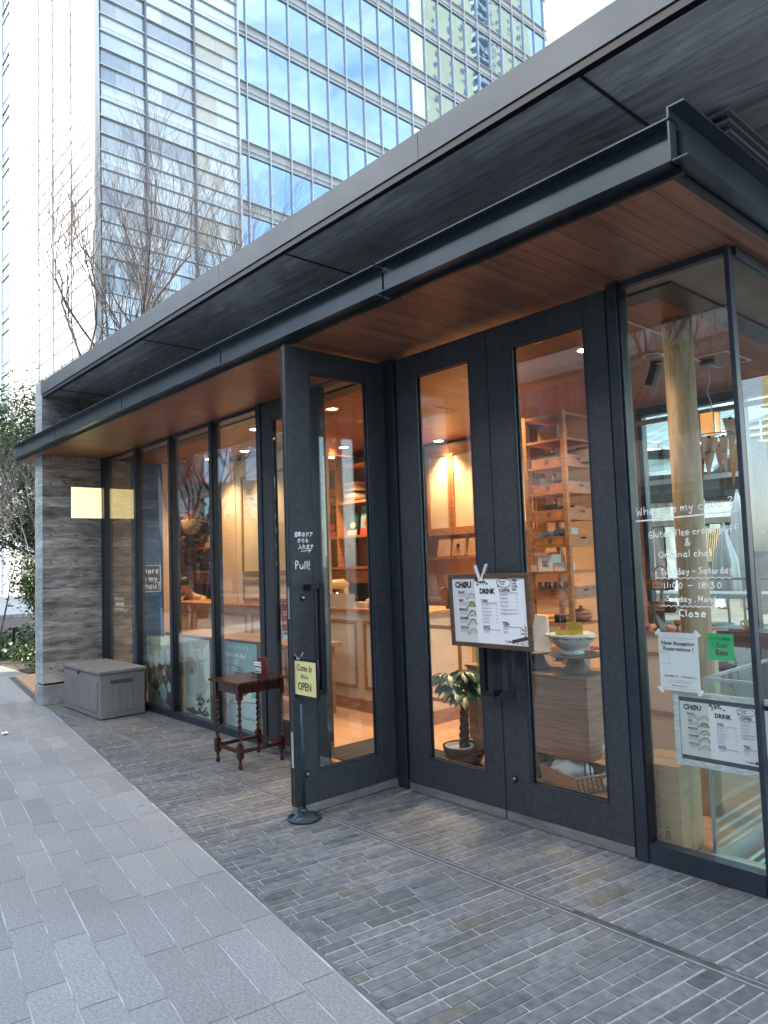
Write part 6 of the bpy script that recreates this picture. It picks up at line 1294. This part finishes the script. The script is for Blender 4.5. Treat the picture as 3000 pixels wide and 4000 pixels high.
for (a, b, c, y, mi, pr), lab in zip(pens, PL):
    A_, B_, C_ = P(*Zp(*a), 1, y), P(*Zp(*b), 1, y), P(*Zp(*c), 1, y); o0 = (A_+B_)/2
    t = thing('paper_pennant', lab, 'pennant', o0, group='triangular paper pennants around the lantern'); mb = MB()
    f_ = [mb.pt(p-o0+Vector((0, dy, 0))) for dy in (-.002, .002) for p in (A_, B_, C_)]; mb.face((f_[0], f_[2], f_[1])); mb.face((f_[3], f_[4], f_[5])); mb.face((f_[0], f_[1], f_[4], f_[3])); mb.face((f_[1], f_[2], f_[5], f_[4])); mb.face((f_[2], f_[0], f_[3], f_[5])); mb.build('paper', pm[mi], t)
    mb = MB(); mb.box((-.01, -.006, -.012), (.01, .006, .008)); mb.build('clip', M['black'], t)
    if pr:
        mb = MB(); w_ = (B_-A_).length; mb.T = frame((0, -.0035, 0), (1, 0, 0), (0, 0, 1)); mb.text('MATFER', 0, -.125, w_*.10, 0, 'C', .03); mb.text('OLIO' if False else 'CHLO', 0, -.065, w_*.11, 0, 'C', .0) if False else None
        mb.line([(-.012, -.105), (.012, -.103)], .002, .0002); mb.line([(-.006, -.09), (.004, -.09), (.004, -.112), (-.006, -.112), (-.006, -.09)], .002, .0002); mb.build('print', M['ink'], t)
# ============================================================ STAFF
def person(loc, rz, label, top, skin=(.50, .30, .20), arms=None, lean=.18, hairc=(.02, .015, .012), drop=0):
    t = thing('person', label, 'person', loc, rz)
    J = {'pel': (0, 0, .93), 'wst': (0, -.02, 1.08), 'chs': (0, -.05-lean*.3, 1.30), 'nck': (0, -.08-lean*.6, 1.45), 'hd0': (0, -.11-lean*.75, 1.53), 'hd1': (0, -.13-lean, 1.64), 'hd2': (0, -.13-lean, 1.72)}
    E_ = [('pel', 'wst'), ('wst', 'chs'), ('chs', 'nck'), ('nck', 'hd0'), ('hd0', 'hd1'), ('hd1', 'hd2')]; Rr = {'pel': .15, 'wst': .135, 'chs': .155, 'nck': .06, 'hd0': .062, 'hd1': .092, 'hd2': .07}
    for s_, nm in ((-1, 'l'), (1, 'r')):
        sh = (s_*.185, -.06-lean*.4, 1.38); el = (s_*.26, -.14-lean*.6, 1.12); wr = (s_*.10, -.36-lean*.6, 1.13); hn = (s_*.04, -.43-lean*.6, 1.13)
        if arms: el, wr, hn = arms(s_)
        J['sh'+nm] = sh; J['el'+nm] = el; J['wr'+nm] = wr; J['hn'+nm] = hn; Rr['sh'+nm] = .072; Rr['el'+nm] = .05; Rr['wr'+nm] = .038; Rr['hn'+nm] = .036
        J['hp'+nm] = (s_*.09, 0, .86); J['kn'+nm] = (s_*.10, -.02, .48); J['an'+nm] = (s_*.10, 0, .08); J['to'+nm] = (s_*.11, -.15, .045); Rr['hp'+nm] = .10; Rr['kn'+nm] = .07; Rr['an'+nm] = .05; Rr['to'+nm] = .04
        E_ += [('chs', 'sh'+nm), ('sh'+nm, 'el'+nm), ('el'+nm, 'wr'+nm), ('wr'+nm, 'hn'+nm), ('pel', 'hp'+nm), ('hp'+nm, 'kn'+nm), ('kn'+nm, 'an'+nm), ('an'+nm, 'to'+nm)]
    for k_ in J:
        x_, y_, z_ = J[k_]
        if k_[:2] not in ('an', 'to', 'kn'): J[k_] = (x_, y_+drop*.25, z_-drop)
        elif k_[:2] == 'kn': J[k_] = (x_, y_-drop*.5, z_-drop*.25)
    keys = list(J); me = bpy.data.meshes.new('body'); me.from_pydata([J[k] for k in keys], [(keys.index(a), keys.index(b)) for a, b in E_], [])
    o = bpy.data.objects.new('body', me); COL.objects.link(o); o.parent = t; md = o.modifiers.new('s', 'SKIN'); sk = me.skin_vertices[0].data
    for k, v in zip(keys, sk): v.radius = (Rr[k], Rr[k]); v.use_root = (k == 'pel')
    o.modifiers.new('u', 'SUBSURF').levels = 2; o.modifiers['u'].render_levels = 2
    bpy.context.view_layer.update(); m2_ = bpy.data.meshes.new_from_object(o.evaluated_get(bpy.context.evaluated_depsgraph_get())); o.modifiers.clear(); o.data = m2_
    m2_.materials.clear(); sm_ = mat('skin', skin, .5); m2_.materials.append(mat('clothes', top, .8)); m2_.materials.append(sm_)
    hp = Vector(J['hd0']); hands = [Vector(J['wrl']), Vector(J['wrr'])]
    for p in m2_.polygons:
        p.use_smooth = True
        if p.center.z > 1.46-drop or min(((p.center-Vector(J['hn'+k])).length for k in 'lr')) < .05: p.material_index = 1
    hd = Vector(J['hd1'])
    mb = MB(); mb.lathe([(.06, -.04), (.098, -.01), (.103, .04), (.085, .085), (.03, .108)], (hd.x, hd.y+.018, hd.z), 20); mb.build('hair', mat('hair', hairc, .5), t)
    mb = MB()
    for s_ in (-.032, .032): mb.lathe([(.008, -.006), (.008, .006)], (hd.x+s_, hd.y-.092, hd.z-.005), 8)
    mb.build('eyes', M['ink'], t)
    mb = MB(); mb.prism([(hd.x-.012, hd.y-.088), (hd.x, hd.y-.115), (hd.x+.012, hd.y-.088)], hd.z-.045, hd.z-.012); mb.build('nose', sm_, t)
    for s_ in (-1, 1):
        h_ = Vector(J['hn'+('l' if s_ < 0 else 'r')]); w_ = Vector(J['wr'+('l' if s_ < 0 else 'r')]); d = (h_-w_).normalized(); sd_ = d.cross(Vector((0, 0, 1))).normalized(); mb = MB()
        for k in range(4): b0 = h_+sd_*(k-1.5)*.017; ln = (.062, .072, .068, .052)[k]; mb.tube([b0, b0+d*ln*.55, b0+d*ln+Vector((0, 0, -.022))], [.009, .008, .006], 8)
        b0 = h_-sd_*s_*.03; mb.tube([b0-d*.02, b0-sd_*s_*.02+d*.02, b0-sd_*s_*.022+d*.045], [.010, .009, .007], 8); mb.build('fingers', sm_, t)
    return t
q = P(1672, 2345, 1, 2.2); person((q.x-.33, 2.18, 0), R(0), 'person in a cream long-sleeved jacket working behind the counter, seen at the double doors', (.58, .44, .28))
q = P(775, 2285, 1, 2.0); person((q.x, 2.0, 0), R(25), 'dark-haired person with tan sleeves bending behind the counter, through the third pane', (.50, .36, .20), lean=.34, drop=.30)
# ============================================================ tidy: nothing left
bpy.context.view_layer.update()
